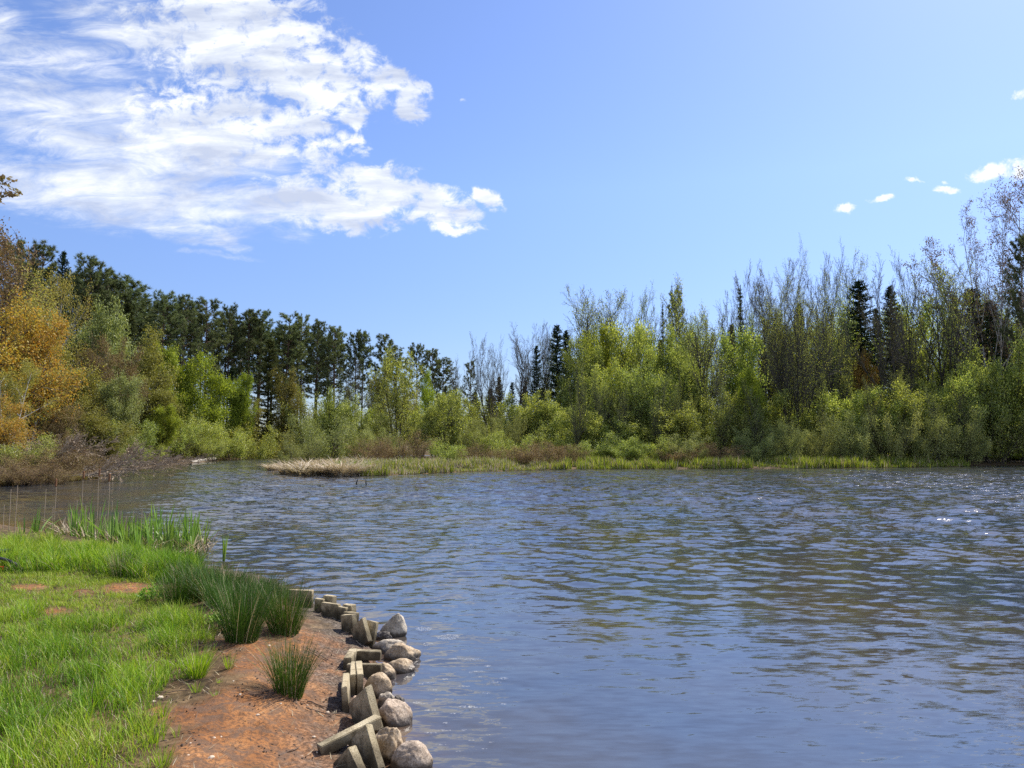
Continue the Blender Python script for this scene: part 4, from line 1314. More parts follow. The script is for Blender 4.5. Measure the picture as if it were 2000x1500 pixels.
# white log at the left bank
M['pale_wood'] = rough_mat('pale_wood', [(.38, .34, .28), (.58, .53, .46)], 4, (1, 1, 1), bump=.3)
lx0, ly0 = G(372, 904)
lx1, ly1 = G(426, 899)
mb = MB()
rod(mb, (lx0, ly0, .12), (lx1, ly1 - 1, .22), .16, .22, 8, 9, .03, random.Random(2))
tag(mb.build('driftwood_log', M['pale_wood'], None, True), 'bleached log lying along the waterline of the left bank', 'log')
# two snags in the water
M['wet_wood'] = rough_mat('wet_dark_wood', [(.012, .010, .008), (.03, .025, .02)], 6, bump=.2, rough=.5)
for px, py, lean, h, lb in [(697, 947, .10, .26, 'left of two dark stick ends poking from the water before the peninsula'), (715, 947, -.02, .22, 'right of two dark stick ends poking from the water before the peninsula'), (625, 951, .05, .07, 'low dark stick end in the water left of the two taller ones')]:
    x, y = G(px, py)
    mb = MB()
    rod(mb, (x - lean, y, -.3), (x + lean * .3, y, h), .05, .025, 4, 6, .012, random.Random(4))
    tag(mb.build('stick', M['wet_wood']), lb, 'stick', 'stick ends poking from the water')
# stems of dead reeds standing before the right bank shrubs
rgp = random.Random(8)
for k in range(9):
    x, y = G(1390 + k * 22 + rgp.uniform(-8, 8), 912 - rgp.uniform(0, 4))
    y += 1.2
    mb = MB()
    z0 = gz(x, y)
    rod(mb, (x, y, z0 - .05), (x + rgp.gauss(0, .12), y, z0 + rgp.uniform(.8, 1.7)), .035, .02, 4, 5, .02, rgp)
    tag(mb.build('reed_stalk', M['straw']), 'dry pale reed stalk standing in the sedge of the right bank', 'reed stalk', 'dry reed stalks on the right bank')

# ------------------------------------------------------------------ near bank: grass
def poly_mask(poly, px, py):
    return sdist(np.array(poly, float), px, py) > 0


def near_grass():
    rng = np.random.default_rng(41)
    N = 520000
    x = rng.uniform(-9.5, 0.6, N)
    y = rng.uniform(2.9, 12.5, N)
    z = height(x, y)
    px, py = to_px(x, y, z)
    sn = sdist(NEAR, x, y)
    cl = clay_mask(x, y, z)
    lawn = [(-200, 1130), (0, 1120), (160, 1108), (250, 1118), (300, 1140), (330, 1190), (400, 1215), (425, 1262), (400, 1320), (330, 1335), (300, 1375), (325, 1430), (295, 1520), (250, 1700), (-400, 1700)]
    bank = [(-250, 1000), (-60, 1020), (30, 1040), (100, 1052), (170, 1062), (250, 1078), (280, 1096), (330, 1105), (390, 1114), (400, 1136), (330, 1140), (250, 1132), (160, 1118), (0, 1120), (-250, 1130)]
    f = fbm(x * 1.7 + 30, y * 1.7, 3)
    dens = np.where(poly_mask(lawn, px, py), np.where(py < 1195, .8, .55 + .7 * sstep(.3, .6, f)), 0)
    inb = poly_mask(bank, px, py)
    dens = np.where(inb, 1.0, dens)
    tuftn = fbm(x * 6.5 + 70, y * 6.5, 3)
    dens = dens * (.42 + .8 * sstep(.36, .60, tuftn)) * (1 - .92 * cl) * (sn > .03)
    keep = rng.uniform(0, 1, N) < dens
    x, y, z, px, py, inb, f = x[keep], y[keep], z[keep], px[keep], py[keep], inb[keep], f[keep]
    root = np.stack([x, y, z - .01], 1)
    n = len(x)
    short = (py < 1196) & ~inb
    clump = fbm(x * 3.3, y * 3.3 + 8, 3)
    h = np.where(inb, rng.uniform(.08, .27, n) * (.45 + 1.15 * sstep(.3, .7, clump)) * np.where((px > 110) & (py < 1092), .62, 1), np.where(short, rng.uniform(.03, .085, n), rng.uniform(.05, .14, n) * (.45 + 1.4 * sstep(.35, .68, clump))))
    w = np.where(inb, .0075, np.where(short, .005, .0046))
    u = rng.uniform(0, 1, n)
    yellow = sstep(.42, .62, fbm(x * .9 + 60, y * .9, 3)) * .6 + .12
    mi = np.where(u < .11, 2, np.where((rng.uniform(0, 1, n) < yellow) | (short & (u < .75)), 1, 0))
    mi = np.where((mi == 0) & (rng.uniform(0, 1, n) < .25 + .7 * sstep(.42, .60, fbm(x * 1.9 + 11, y * 1.9, 3))), 3, mi)
    mi = np.where(inb & (px > 300) & (rng.uniform(0, 1, n) < .75), 3, mi)
    mb = MB()
    for k in range(4):
        s = mi == k
        blades(mb, rng, root[s], h[s] * (.8 if k == 2 else 1), w[s], rng.uniform(0, .45, s.sum()), rng.uniform(0, .75, s.sum()) + .15 * (k == 2), k, 3)
    tag(mb.build('grass', [M['grass'], M['short_grass'], M['straw'], M['deep_grass']]), 'bright green tussocky grass covering the near bank', 'grass', kind='stuff')
    # sparse straw and root litter on the bare soil
    N = 16000
    x = rng.uniform(-4, .4, N)
    y = rng.uniform(3.2, 9, N)
    sn = sdist(NEAR, x, y)
    z = height(x, y)
    wt = np.where(sn > 0, .12 + .85 * np.exp(-((sn - .15) / .22) ** 2), 0) * (sstep(.38, .6, fbm(x * 2.2 + 7, y * 2.2)) + .08)
    lx, ly = to_px(x, y, z)
    wt = np.where((lx > 230) & (lx < 470) & (ly > 1230), np.maximum(wt, .5 * sstep(.35, .55, fbm(x * 2.6, y * 2.6 + 5))), wt)
    k = (rng.uniform(0, 1, N) < wt) & (sn > .02)
    root = np.stack([x, y, z + .004], 1)[k]
    n = len(root)
    mb = MB()
    m = rng.uniform(0, 1, n) < .45
    for j, s in enumerate((m, ~m)):
        blades(mb, rng, root[s], rng.uniform(.012, .03, s.sum()), rng.uniform(.002, .006, s.sum()), rng.uniform(1.2, 3.2, s.sum()), rng.uniform(0, .8, s.sum()), j, 2)
    tag(mb.build('plant_litter', [M['straw'], M['brown_twig']]), 'dry straw and rootlets strewn on the clay beside the concrete slabs', 'plant litter', kind='stuff')


near_grass()

# ------------------------------------------------------------------ rushes
def rush_mesh(seed, n, h, spread, w=.0042, lean=.32, mat='rush', foot=.07, dead=.12):
    rng = np.random.default_rng(seed)
    mb = MB()
    a = rng.uniform(0, 6.28, n)
    r = np.sqrt(rng.uniform(0, 1, n))
    root = np.stack([r * foot * np.cos(a), r * foot * np.sin(a), np.full(n, -.02)], 1)
    d = rng.uniform(0, 1, n) < dead
    for k, s in enumerate((~d, d)):
        m = s.sum()
        blades(mb, rng, root[s], h * rng.uniform(.55, 1.05, m), np.full(m, w), spread * r[s] * rng.uniform(.4, 1.2, m) + lean * .1, rng.uniform(0, .25, m) + .5 * rng.uniform(0, 1, m) ** 5, k, 4, az=a[s] + rng.normal(0, .6, m))
    return mb.mesh('rush_clump', [M[mat], M['straw']])


def rush(px, base, top, wpx, n, lb, seed, dead=.1):
    x, y, z = onground(px, base)
    zt = atY(px, top, y)[2]
    h = zt - z
    wid = wpx * y / F
    o = link('rush_clump', rush_mesh(seed, n, h * 1.06, wid / h * .42, w=.0035 + .0006 * y / 5, dead=dead, foot=min(.18, wid * .27)))
    o.location = (x, y, z)
    tag(o, lb, 'rush', 'clumps of dark green rushes')
    return o


rush(566, 1358, 1238, 86, 520, 'dark rush clump alone on the bare clay, nearest the slabs', 1, .12)
rush(472, 1252, 1128, 100, 700, 'dense rush clump at the upper edge of the clay, left of another', 2, .07)
rush(556, 1236, 1128, 92, 620, 'rush clump beside the first grey slab by the water', 3, .1)
rush(512, 1200, 1122, 80, 480, 'rush clump filling the space behind the two dense clumps', 4, .07)
rush(430, 1178, 1104, 90, 520, 'rush clump at the waterline behind the leafy herb', 5, .07)
rush(385, 1172, 1098, 84, 480, 'rush clump at the waterline beside the small clay patch', 6, .07)
rush(345, 1180, 1106, 80, 420, 'leftmost dark rush clump, right of the small clay patch', 7, .06)
rush(460, 1205, 1120, 80, 420, 'rush clump between leafy herb and the waterline', 8, .06)
rush(402, 1146, 1090, 80, 420, 'rush clump at the waterline, third from the thin one', 11, .07)
rush(450, 1158, 1098, 80, 420, 'rush clump at the waterline in the middle of the row', 12, .07)
rush(505, 1166, 1108, 76, 420, 'rush clump at the waterline left of the last one', 13, .07)
rush(538, 1180, 1122, 60, 320, 'last rush clump at the waterline before the slabs', 14, .07)
rush(358, 1136, 1086, 64, 320, 'rush clump at the waterline next to the thin one', 15, .08)
rush(320, 1128, 1078, 50, 200, 'thin rush clump at the end of the cattail bed', 9, .2)
rush(235, 1128, 1064, 60, 260, 'pale grassy clump left of the thin rush at the cattails', 10, .25)


def tuft(px, base, top, wpx, n, lb, seed, mat='grass'):
    x, y, z = onground(px, base)
    h = atY(px, top, y)[2] - z
    wid = wpx * y / F
    o = link('grass_tuft', rush_mesh(seed, n, h * 1.1, wid / h * .45, w=.0045, mat=mat, foot=wid * .22, dead=.12))
    o.location = (x, y, z)
    tag(o, lb, 'grass tuft', 'small grass tufts on the bare clay')


TF = [(385, 1322, 1258, 62, 260, 'largest grass tuft at the border of the lawn and clay'), (447, 1306, 1268, 26, 40, 'sparse tuft on the clay right of the largest border tuft'), (428, 1334, 1318, 12, 16, 'tiny dark tuft below the sparse one'), (422, 1362, 1342, 16, 18, 'tiny tuft on the clay nearest the leaning twig'), (384, 1352, 1322, 22, 26, 'thin upright tuft under the largest border tuft'),
      (248, 1380, 1340, 40, 110, 'grass tuft over the twig at the lawn border'), (318, 1398, 1360, 22, 26, 'thin tuft at the end of the border twig'), (300, 1452, 1400, 30, 34, 'thin tuft on the clay by the lower lawn border'), (345, 1440, 1405, 14, 10, 'few blades standing alone in the lower clay'), (265, 1420, 1372, 34, 70, 'tuft hanging over the clay at the lower lawn'), (318, 1500, 1450, 36, 60, 'tuft at the bottom edge where lawn meets clay')]
for k, t in enumerate(TF):
    tuft(*t, 60 + k)


# leafy herbs
def herb(px, base, wpx, n, lb, seed):
    rng = np.random.default_rng(seed)
    x, y, z = onground(px, base)
    wd = wpx * y / F
    e = empty('leafy_herb', (x, y, z))
    st, lf = MB(), MB()
    k = 26
    a = rng.uniform(0, 6.28, k)
    r = np.sqrt(rng.uniform(0, 1, k)) * wd * .45
    tip = np.stack([r * np.cos(a), r * np.sin(a), rng.uniform(.05, .15, k)], 1)
    frustums(st, tip * np.array([.5, .5, 0]) - np.array([0, 0, .02]), tip, np.full(k, .002), np.full(k, .0015), 4)
    leaf_quads(lf, rng, tip, n // k, .022, .032, .02, 0, 0, .6)
    st.build('stems', M['brown_twig'], e)
    lf.build('leaves', M['herb'], e)
    tag(e, lb, 'herb', 'leafy herbs by the rushes')


herb(427, 1232, 46, 330, 'round leaved yellow green herb at the foot of the dense rushes', 1)
herb(296, 1176, 56, 330, 'round leaved yellow green herb under the small clay patch', 2)


# ------------------------------------------------------------------ cattails
def cattail_mesh(seed, n, h):
    rng = np.random.default_rng(seed)
    mb = MB()
    a = rng.uniform(0, 6.28, n)
    root = np.stack([.02 * np.cos(a), .02 * np.sin(a), np.full(n, -.12)], 1)
    blades(mb, rng, root, h * rng.uniform(.7, 1.05, n), rng.uniform(.040, .062, n), rng.uniform(.02, .20, n), rng.uniform(0, .22, n) + .7 * (rng.uniform(0, 1, n) < .12), 0, 5, az=a)
    return mb.mesh('cattail', M['reed'])


CT = [cattail_mesh(200 + i, 10 + i % 3, 1.0) for i in range(5)]
CTP = [(47, 1068, 995, 'leftmost green cattail shoot standing apart in the water'), (68, 1064, 978, 'taller of the two green cattails standing apart at the left'), (437, 1096, 1032, 'lone green cattail farthest out in open water'), (396, 1072, 1000, 'outermost cattail of the bed beside the bleached reed'), (380, 1070, 1006, 'cattail second from the outer end of the bed'), (325, 1072, 992, 'tall cattail above the bleached reed')]
CTG = 'green cattail shoot among its like in the bed at the bank'
cr = random.Random(12)
for k in range(44):
    px = 138 + k * 5.7 + cr.uniform(-5, 5)
    by = float(np.interp(px, [130, 200, 280, 380], [1058, 1066, 1080, 1074])) + cr.uniform(-9, 9)
    CTP.append((px, by, by - cr.uniform(40, 92), CTG))
for k in (250, 262, 270):
    CTP.append((k, 1092, 1010, 'tall cattail in front of the bed nearest the bank grass'))
for k, (px, by, ty, lb) in enumerate(CTP):
    x, y = G(px, by, 0)
    h = atY(px, ty, y)[2]
    o = link('cattail', CT[k % 5])
    o.location = (x, y, 0)
    o.rotation_euler = (0, 0, k * 1.7)
    o.scale = (h * .95, h * .95, h * (1.32 if lb == CTG else 1.08))
    tag(o, lb, 'cattail', 'green cattail shoots in the shallow water')

M['cat_head'] = rough_mat('cattail_head', [(.12, .055, .025), (.24, .12, .06)], 30, bump=.4)
M['dry_stalk'] = rough_mat('dry_stalk', [(.24, .18, .12), (.42, .34, .25)], 14, (1, 1, .3), bump=0)
DS = [(4, 1058, 985, 0, 'dry stalk at the very left edge without head'), (16, 1060, 955, 0, 'thin dry stalk left, second from the edge'), (27, 1066, 948, 0, 'dry stalk before the taller cattail at left'), (83, 1060, 955, 0, 'pale dry stalk right of the two separate cattails'), (103, 1062, 932, 1, 'dry cattail stalk with brown head, leftmost of four heads'), (157, 1055, 917, 1, 'dry cattail stalk with brown head before the brush pile'), (188, 1050, 913, 1, 'dry cattail stalk with brown head, tallest'), (208, 1060, 922, 1, 'dry cattail stalk with brown head at end of the brush pile'), (100, 1062, 990, 0, 'short thick dry reed beside the leftmost headed stalk'), (137, 1058, 995, 0, 'short dry reed before the cattail bed')]
for k in range(18):
    px = 145 + k * 9 + cr.uniform(-5, 5)
    by = float(np.interp(px, [130, 200, 280, 380], [1056, 1064, 1078, 1074])) + cr.uniform(-7, 7)
    DS.append((px, by, by - cr.uniform(40, 88), 0, 'broken dry reed standing among the green cattails'))
for px, by, ty, hd, lb in DS:
    x, y = G(px, by, 0.0)
    z0 = max(0, gz(x, y))
    zt = atY(px, ty, y)[2]
    e = empty('dry_cattail', (x, y, z0))
    mb = MB()
    rod(mb, (0, 0, -.1), (cr.gauss(0, .01), 0, zt - z0 - (.2 if hd else 0)), .0075, .005, 6, 6, .004, cr)
    mb.build('stalk', M['dry_stalk'], e)
    if hd:
        mb = MB()
        rod(mb, (0, 0, zt - z0 - .2), (0, 0, zt - z0 - .18), .006, .019, 1, 8)
        rod(mb, (0, 0, zt - z0 - .18), (0, 0, zt - z0 - .04), .02, .02, 4, 8)
        rod(mb, (0, 0, zt - z0 - .04), (0, 0, zt - z0 - .03), .019, .005, 1, 8)
        mb.build('seed_head', M['cat_head'], e, True)
    tag(e, lb, 'cattail', 'dry cattail stalks at the left')


# dead reed litter at the foot of the cattails (an uncountable heap) and the few big bleached reeds in it
def reed_litter():
    rng = np.random.default_rng(55)
    n = 1100
    px = rng.uniform(120, 412, n)
    py = np.interp(px, [120, 200, 280, 412], [1048, 1062, 1080, 1074]) + rng.normal(0, 8, n)
    p0 = np.array([G(a, b, 0.0) for a, b in zip(px, py)])
    z = np.maximum(0.0, height(p0[:, 0], p0[:, 1]))
    mb = MB()
    root = np.stack([p0[:, 0], p0[:, 1], z + rng.uniform(0, .05, n)], 1)
    m = rng.uniform(0, 1, n) < .35
    for j, s in enumerate((~m, m)):
        blades(mb, rng, root[s], rng.uniform(.03, .34, s.sum()), rng.uniform(.010, .024, s.sum()), rng.uniform(.3, 2.4, s.sum()), rng.uniform(-.3, .6, s.sum()), j, 3)
    tag(mb.build('reed_litter', [M['straw'], M['brown_twig']]), 'heap of broken dead reeds at the foot of the cattails', 'reed litter', kind='stuff')


reed_litter()
BR = [((318, 1078, .02), (372, 1052, .13), .016, 'thick bleached reed slanting up at the outer end of the bed'), ((268, 1086, .02), (330, 1078, .05), .012, 'bleached reed lying flat on the water'), ((170, 1010, .62), (206, 1048, .1), .008, 'bent reed crossing the left of the cattail bed'), ((222, 1010, .5), (246, 1076, .02), .009, 'bent reed leaning in the middle of the cattail bed'), ((205, 1066, .05), (262, 1044, .22), .008, 'thin reed slanting across the bed toward the right'), ((402, 1052, .10), (417, 1066, .0), .012, 'short bleached reed at the outermost corner of the litter'), ((112, 1030, .3), (122, 1060, .02), .012, 'broken reed stub left of the bed'), ((128, 1036, .22), (160, 1028, .3), .007, 'thin broken reed left of the bed'), ((372, 1068, .02), (392, 1058, .1), .014, 'broken reed right of the thick bleached one')]
for (a, b, r, lb) in BR:
    xa, ya = G(a[0], a[1], a[2])
    xb, yb = G(b[0], b[1], b[2])
    yb = ya + max(-.5, min(.5, yb - ya))
    xb = atY(b[0], b[1], yb)[0]
    zb = atY(b[0], b[1], yb)[2]
    mb = MB()
    rod(mb, (xa, ya, a[2]), (xb, yb, max(.01, zb)), r, r * .7, 6, 6, .006, cr)
    tag(mb.build('dead_reed', M['dry_stalk']), lb, 'reed', 'bleached broken reeds')


# ------------------------------------------------------------------ concrete slabs
def concrete_mat():
    m, nt, out = new_mat('weathered_concrete')
    tc = nd(nt, 'ShaderNodeTexCoord')
    co = tc.outputs['Object']
    n1 = noise_n(nt, co, 9, 6, .65)
    n2 = noise_n(nt, co, 140, 3, .6)
    c = ramp_n(nt, n1, [(.32, (.27, .215, .125)), (.5, (.46, .38, .24)), (.68, (.62, .535, .37))])
    c = mix_n(nt, ramp_n(nt, n2, [(.36, .75), (.48, 0.0)]), c, (.10, .085, .055))
    c = mix_n(nt, ramp_n(nt, n2, [(.60, 0.0), (.68, .5)]), c, (.58, .54, .46))
    c = mix_n(nt, ramp_n(nt, noise_n(nt, co, 4.5, 4, .6), [(.50, 0.0), (.66, .7)]), c, (.16, .13, .07))
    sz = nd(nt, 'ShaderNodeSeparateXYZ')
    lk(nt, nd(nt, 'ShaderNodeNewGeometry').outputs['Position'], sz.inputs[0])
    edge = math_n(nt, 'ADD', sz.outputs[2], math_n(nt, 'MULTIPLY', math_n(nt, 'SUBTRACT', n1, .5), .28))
    c = mix_n(nt, math_n(nt, 'MULTIPLY', math_n(nt, 'SUBTRACT', 1.0, smooth_n(nt, edge, .08, .22)), .85), c, (.045, .036, .024))  # dark dirt low on the slabs, deepened to paint shade onto their faces
    p = nd(nt, 'ShaderNodeBsdfPrincipled')
    p.inputs['Roughness'].default_value = .92
    p.inputs['Specular IOR Level'].default_value = .2
    lk(nt, c, p.inputs['Base Color'])
    b = nd(nt, 'ShaderNodeBump')
    b.inputs['Strength'].default_value = .6
    b.inputs['Distance'].default_value = .004
    lk(nt, noise_n(nt, co, 110, 5, .7), b.inputs['Height'])
    lk(nt, b.outputs[0], p.inputs['Normal'])
    lk(nt, p.outputs[0], out.inputs[0])
    return m


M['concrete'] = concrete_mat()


def slab(px, py, z, dims, yaw, pit, roll, lb, seed):
    """dims: length (along the slab's own Y at yaw 0: away from the camera), thickness (X), height (Z); px,py,z: its centre"""
    x, y = G(px, py, z)
    bm = bmesh.new()
    bmesh.ops.create_cube(bm, size=1)
    rg_ = random.Random(seed)
    for v in bm.verts:
        v.co = Vector((v.co.x * dims[1] * .84, v.co.y * dims[0], v.co.z * dims[2])) + Vector((rg_.gauss(0, .003), rg_.gauss(0, .004), rg_.gauss(0, .003)))
    bmesh.ops.bevel(bm, geom=bm.edges[:], offset=.0045, segments=2, affect='EDGES')
    bmesh.ops.subdivide_edges(bm, edges=[e for e in bm.edges if e.calc_length() > .04], cuts=5, use_grid_fill=True)
    for v in bm.verts:
        v.co += Vector(mnoise.noise_vector(v.co * 22 + Vector((seed * 3.1, 0, 0)))) * .0022
    me = bpy.data.meshes.new('concrete_block')
    bm.to_mesh(me)
    bm.free()
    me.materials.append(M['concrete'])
    o = link('concrete_block', me)
    o.location = (x, y, z)
    o.rotation_euler = (Matrix.Rotation(R(yaw), 3, 'Z') @ Matrix.Rotation(R(pit), 3, 'X') @ Matrix.Rotation(R(roll), 3, 'Y')).to_euler()
    tag(o, lb, 'concrete slab', 'concrete slabs set on edge along the bank', 'thing')


SL = [(586, 1172, .13, (.34, .06, .24), 75, 0, 0, 'slab half hidden behind the rushes, farthest along the row'),
      (625, 1186, .11, (.13, .06, .20), 68, 0, 0, 'short slab left of the first raised block'),
      (644, 1178, .15, (.14, .09, .18), 62, 0, 0, 'raised small block behind the long dark slab'),
      (646, 1197, .10, (.26, .06, .22), 60, 0, 0, 'long dark faced slab in the far part of the row'),
      (668, 1202, .09, (.18, .06, .20), 55, 0, 0, 'slab between the long dark one and the square block'),
      (682, 1194, .13, (.14, .10, .15), 60, 0, 0, 'square topped block nearest the peaked boulder in the far row'),
      (686, 1208, .08, (.16, .09, .14), 62, 0, 0, 'low block beneath the square topped one'),
      (682, 1222, .11, (.24, .07, .22), 42, -12, 0, 'slab pointing toward the camera, left of the leaning pair'),
      (706, 1240, .11, (.27, .06, .25), 40, -34, 0, 'left slab of the leaning pair with a bright sloping edge'),
      (724, 1238, .12, (.13, .05, .24), 60, 0, 14, 'right slab of the leaning pair, dull faced'),
      (716, 1279, .10, (.27, .09, .08), 84, 0, 0, 'slab lying crosswise between clay and the wedge boulder'),
      (684, 1289, .10, (.30, .075, .12), 2, 0, 0, 'slab lying lengthwise left of the crosswise one'),
      (712, 1309, .08, (.30, .07, .11), 86, 0, 0, 'crosswise slab partly behind the round boulder'),
      (689, 1330, .11, (.36, .05, .20), 13, 0, 0, 'middle one of three parallel slabs on edge'),
      (702, 1331, .11, (.34, .055, .22), 13, 0, 0, 'right one of three parallel slabs, beside the round boulder'),
      (676, 1357, .13, (.34, .058, .22), 11, 0, -4, 'tallest slab on edge, left one of three parallel'),
      (714, 1398, .12, (.30, .07, .30), 40, -36, 0, 'large tilted slab with broad speckled face above the fallen beam'),
      (684, 1436, .15, (.42, .085, .075), -50, 12, 0, 'long beam fallen askew over the clay'),
      (714, 1474, .09, (.27, .06, .26), 42, -38, 0, 'tilted slab at the bottom before the pitted boulder'),
      (686, 1510, .05, (.22, .07, .22), 50, -42, 0, 'slab cut by the bottom edge of the photo')]
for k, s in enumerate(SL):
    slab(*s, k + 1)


# ------------------------------------------------------------------ boulders
def stone_mat(name, a, b, c_, wet=True):
    m, nt, out = new_mat(name)
    tc = nd(nt, 'ShaderNodeTexCoord')
    co = tc.outputs['Object']
    geo = nd(nt, 'ShaderNodeNewGeometry')
    sp = nd(nt, 'ShaderNodeSeparateXYZ')
    lk(nt, geo.outputs['Position'], sp.inputs[0])
    n1 = noise_n(nt, co, 7, 7, .68)
    n2 = noise_n(nt, co, 90, 4, .7)
    c = ramp_n(nt, n1, [(.34, a), (.5, b), (.66, c_)])
    c = mix_n(nt, ramp_n(nt, n2, [(.36, .7), (.5, 0.0)]), c, tuple(v * .28 for v in a))
    c = mix_n(nt, ramp_n(nt, n2, [(.58, 0.0), (.68, .55)]), c, (.62, .58, .52))
    # the wet band above the waterline
    wn = math_n(nt, 'ADD', sp.outputs[2], math_n(nt, 'MULTIPLY', math_n(nt, 'SUBTRACT', n1, .5), .06))
    wetf = math_n(nt, 'SUBTRACT', 1.0, smooth_n(nt, wn, .028, .075))
    c = mix_n(nt, math_n(nt, 'MULTIPLY', wetf, .86), c, (.018, .013, .010))
    p = nd(nt, 'ShaderNodeBsdfPrincipled')
    lk(nt, c, p.inputs['Base Color'])
    lk(nt, math_n(nt, 'MULTIPLY_ADD', wetf, -.55, .85), p.inputs['Roughness'])
    p.inputs['Specular IOR Level'].default_value = .35
    b_ = nd(nt, 'ShaderNodeBump')
    b_.inputs['Strength'].default_value = .55
    b_.inputs['Distance'].default_value = .010
    lk(nt, noise_n(nt, co, 34, 7, .72), b_.inputs['Height'])
    lk(nt, b_.outputs[0], p.inputs['Normal'])
    lk(nt, p.outputs[0], out.inputs[0])
    return m


M['granite'] = stone_mat('granite', (.24, .20, .15), (.42, .36, .28), (.58, .52, .43))
M['tanstone'] = stone_mat('tan_stone', (.25, .175, .105), (.42, .315, .20), (.58, .465, .33))
M['pinkstone'] = stone_mat('pink_stone', (.25, .18, .125), (.40, .31, .23), (.55, .45, .35))
M['orange_stone'] = stone_mat('orange_stone', (.45, .18, .08), (.55, .38, .26), (.66, .60, .52))
M['dark_stone'] = stone_mat('dark_stone', (.07, .06, .055), (.12, .105, .09), (.18, .16, .14))


def boulder(x0, y0, x1, y1, lb, seed, mat='granite', zb=-.07, rough=.16, sharp=1.0, yaw=0.0, peak=None, lift=0.0, depth=.72):
    """pixel box in the photo -> a stone standing at the waterline"""
    cx = (x0 + x1) / 2
    bx, by = G(cx, y1 - 2, lift)
    ppm = F / math.hypot(by, CAMZ)
    wd = (x1 - x0) / ppm * .93
    dp = wd * depth
    dec = math.atan2(CAMZ, by)
    hv = (y1 - y0) / ppm
    ht = .9 * max(.05, (hv - dp * .42 * math.sin(dec)) / math.cos(dec))
    bm = bmesh.new()
    bmesh.ops.create_icosphere(bm, subdivisions=5, radius=1)
    rg_ = random.Random(seed)
    off = Vector((rg_.uniform(-50, 50), rg_.uniform(-50, 50), rg_.uniform(-50, 50)))
    planes = [(rvec(rg_), rg_.uniform(.68, .92)) for _ in range(int(9 * sharp))]
    for v in bm.verts:
        p = v.co.copy()
        for n_, dd in planes:            # knock soft facets into the sphere
            e = p.dot(n_) - dd
            if e > 0:
                p -= n_ * e * .85
        p *= 1 + rough * mnoise.fractal(p * 1.3 + off, 1.0, 2.0, 3) + .035 * mnoise.fractal(p * 5 + off, 1.0, 2.0, 3) + .012 * mnoise.fractal(p * 17 + off, 1.0, 2.0, 2)
        if peak is not None:
            k = max(0, p.z)
            p.x = p.x * (1 - .5 * k) + peak * k
            p.y *= (1 - .35 * k)
        v.co = p
    xs = [v.co.x for v in bm.verts]
    zs = [v.co.z for v in bm.verts]
    ysz = [v.co.y for v in bm.verts]
    sx = wd / (max(xs) - min(xs))
    sy = dp / (max(ysz) - min(ysz))
    full = ht - zb
    sz = full / (max(zs) - min(zs)) * 1.25
    mx, mz, my = (max(xs) + min(xs)) / 2, max(zs), (max(ysz) + min(ysz)) / 2
    for v in bm.verts:
        v.co = Vector(((v.co.x - mx) * sx, (v.co.y - my) * sy, (v.co.z - mz) * sz + ht))
    for f in bm.faces:
        f.smooth = True
    me = bpy.data.meshes.new('boulder')
    bm.to_mesh(me)
    bm.free()
    me.materials.append(M[mat])
    o = link('boulder', me)
    o.location = (bx, by + dp * .38, lift)
    o.rotation_euler = (0, 0, R(yaw))
    tag(o, lb, 'boulder', 'boulders in the water along the bank')


boulder(738, 1198, 794, 1246, 'largest peaked grey boulder at the far end of the row', 1, 'granite', peak=.3)
boulder(729, 1234, 766, 1252, 'small flat wet dark stone under the peaked boulder', 2, 'dark_stone')
boulder(722, 1251, 797, 1278, 'long flat pale boulder below the small dark stone', 3, 'granite', depth=.55)
boulder(746, 1258, 820, 1294, 'wedge shaped rough tan boulder jutting into the water', 4, 'tanstone', rough=.2, depth=.65)
boulder(752, 1288, 809, 1317, 'tan oval boulder below the wedge shaped one', 5, 'tanstone')
boulder(721, 1297, 773, 1330, 'rounded tan boulder behind the crosswise slab', 6, 'tanstone', sharp=.6)
boulder(707, 1318, 764, 1364, 'smooth round brown boulder beside the three parallel slabs', 7, 'tanstone', sharp=.4, rough=.1)
boulder(734, 1355, 772, 1384, 'small pale grey stone right of the tilted slab', 8, 'granite')
boulder(765, 1361, 793, 1386, 'small dark wet stone tip at the water beside the pale one', 9, 'dark_stone', depth=.7)
boulder(735, 1375, 801, 1422, 'broad pinkish boulder right of the large tilted slab', 10, 'pinkstone', depth=.8)
boulder(722, 1428, 784, 1492, 'pitted tan boulder behind the bottom tilted slab', 11, 'tanstone', rough=.2)
boulder(762, 1456, 841, 1510, 'smooth oval pinkish boulder at the bottom edge in water', 12, 'pinkstone', sharp=.3, rough=.08)
boulder(594, 1168, 613, 1182, 'small white stone beside the slab behind the rushes', 13, 'granite', lift=.05, zb=-.1)
boulder(679, 1362, 711, 1387, 'orange and white stone wedged behind the tallest slab', 14, 'orange_stone', lift=.08, zb=-.1)

# pebbles on the clay: individually visible ones
prg = random.Random(5)


def pebble_mesh(seed):
    bm = bmesh.new()
    bmesh.ops.create_icosphere(bm, subdivisions=2, radius=1)
    off = Vector((seed * 7.7, 0, 0))
    for v in bm.verts:
        v.co *= 1 + .3 * mnoise.noise(v.co * 1.1 + off)
        v.co.z *= .55
    me = bpy.data.meshes.new('pebble')
    bm.to_mesh(me)
    bm.free()
    me.materials.append(M['pebble'])
    return me


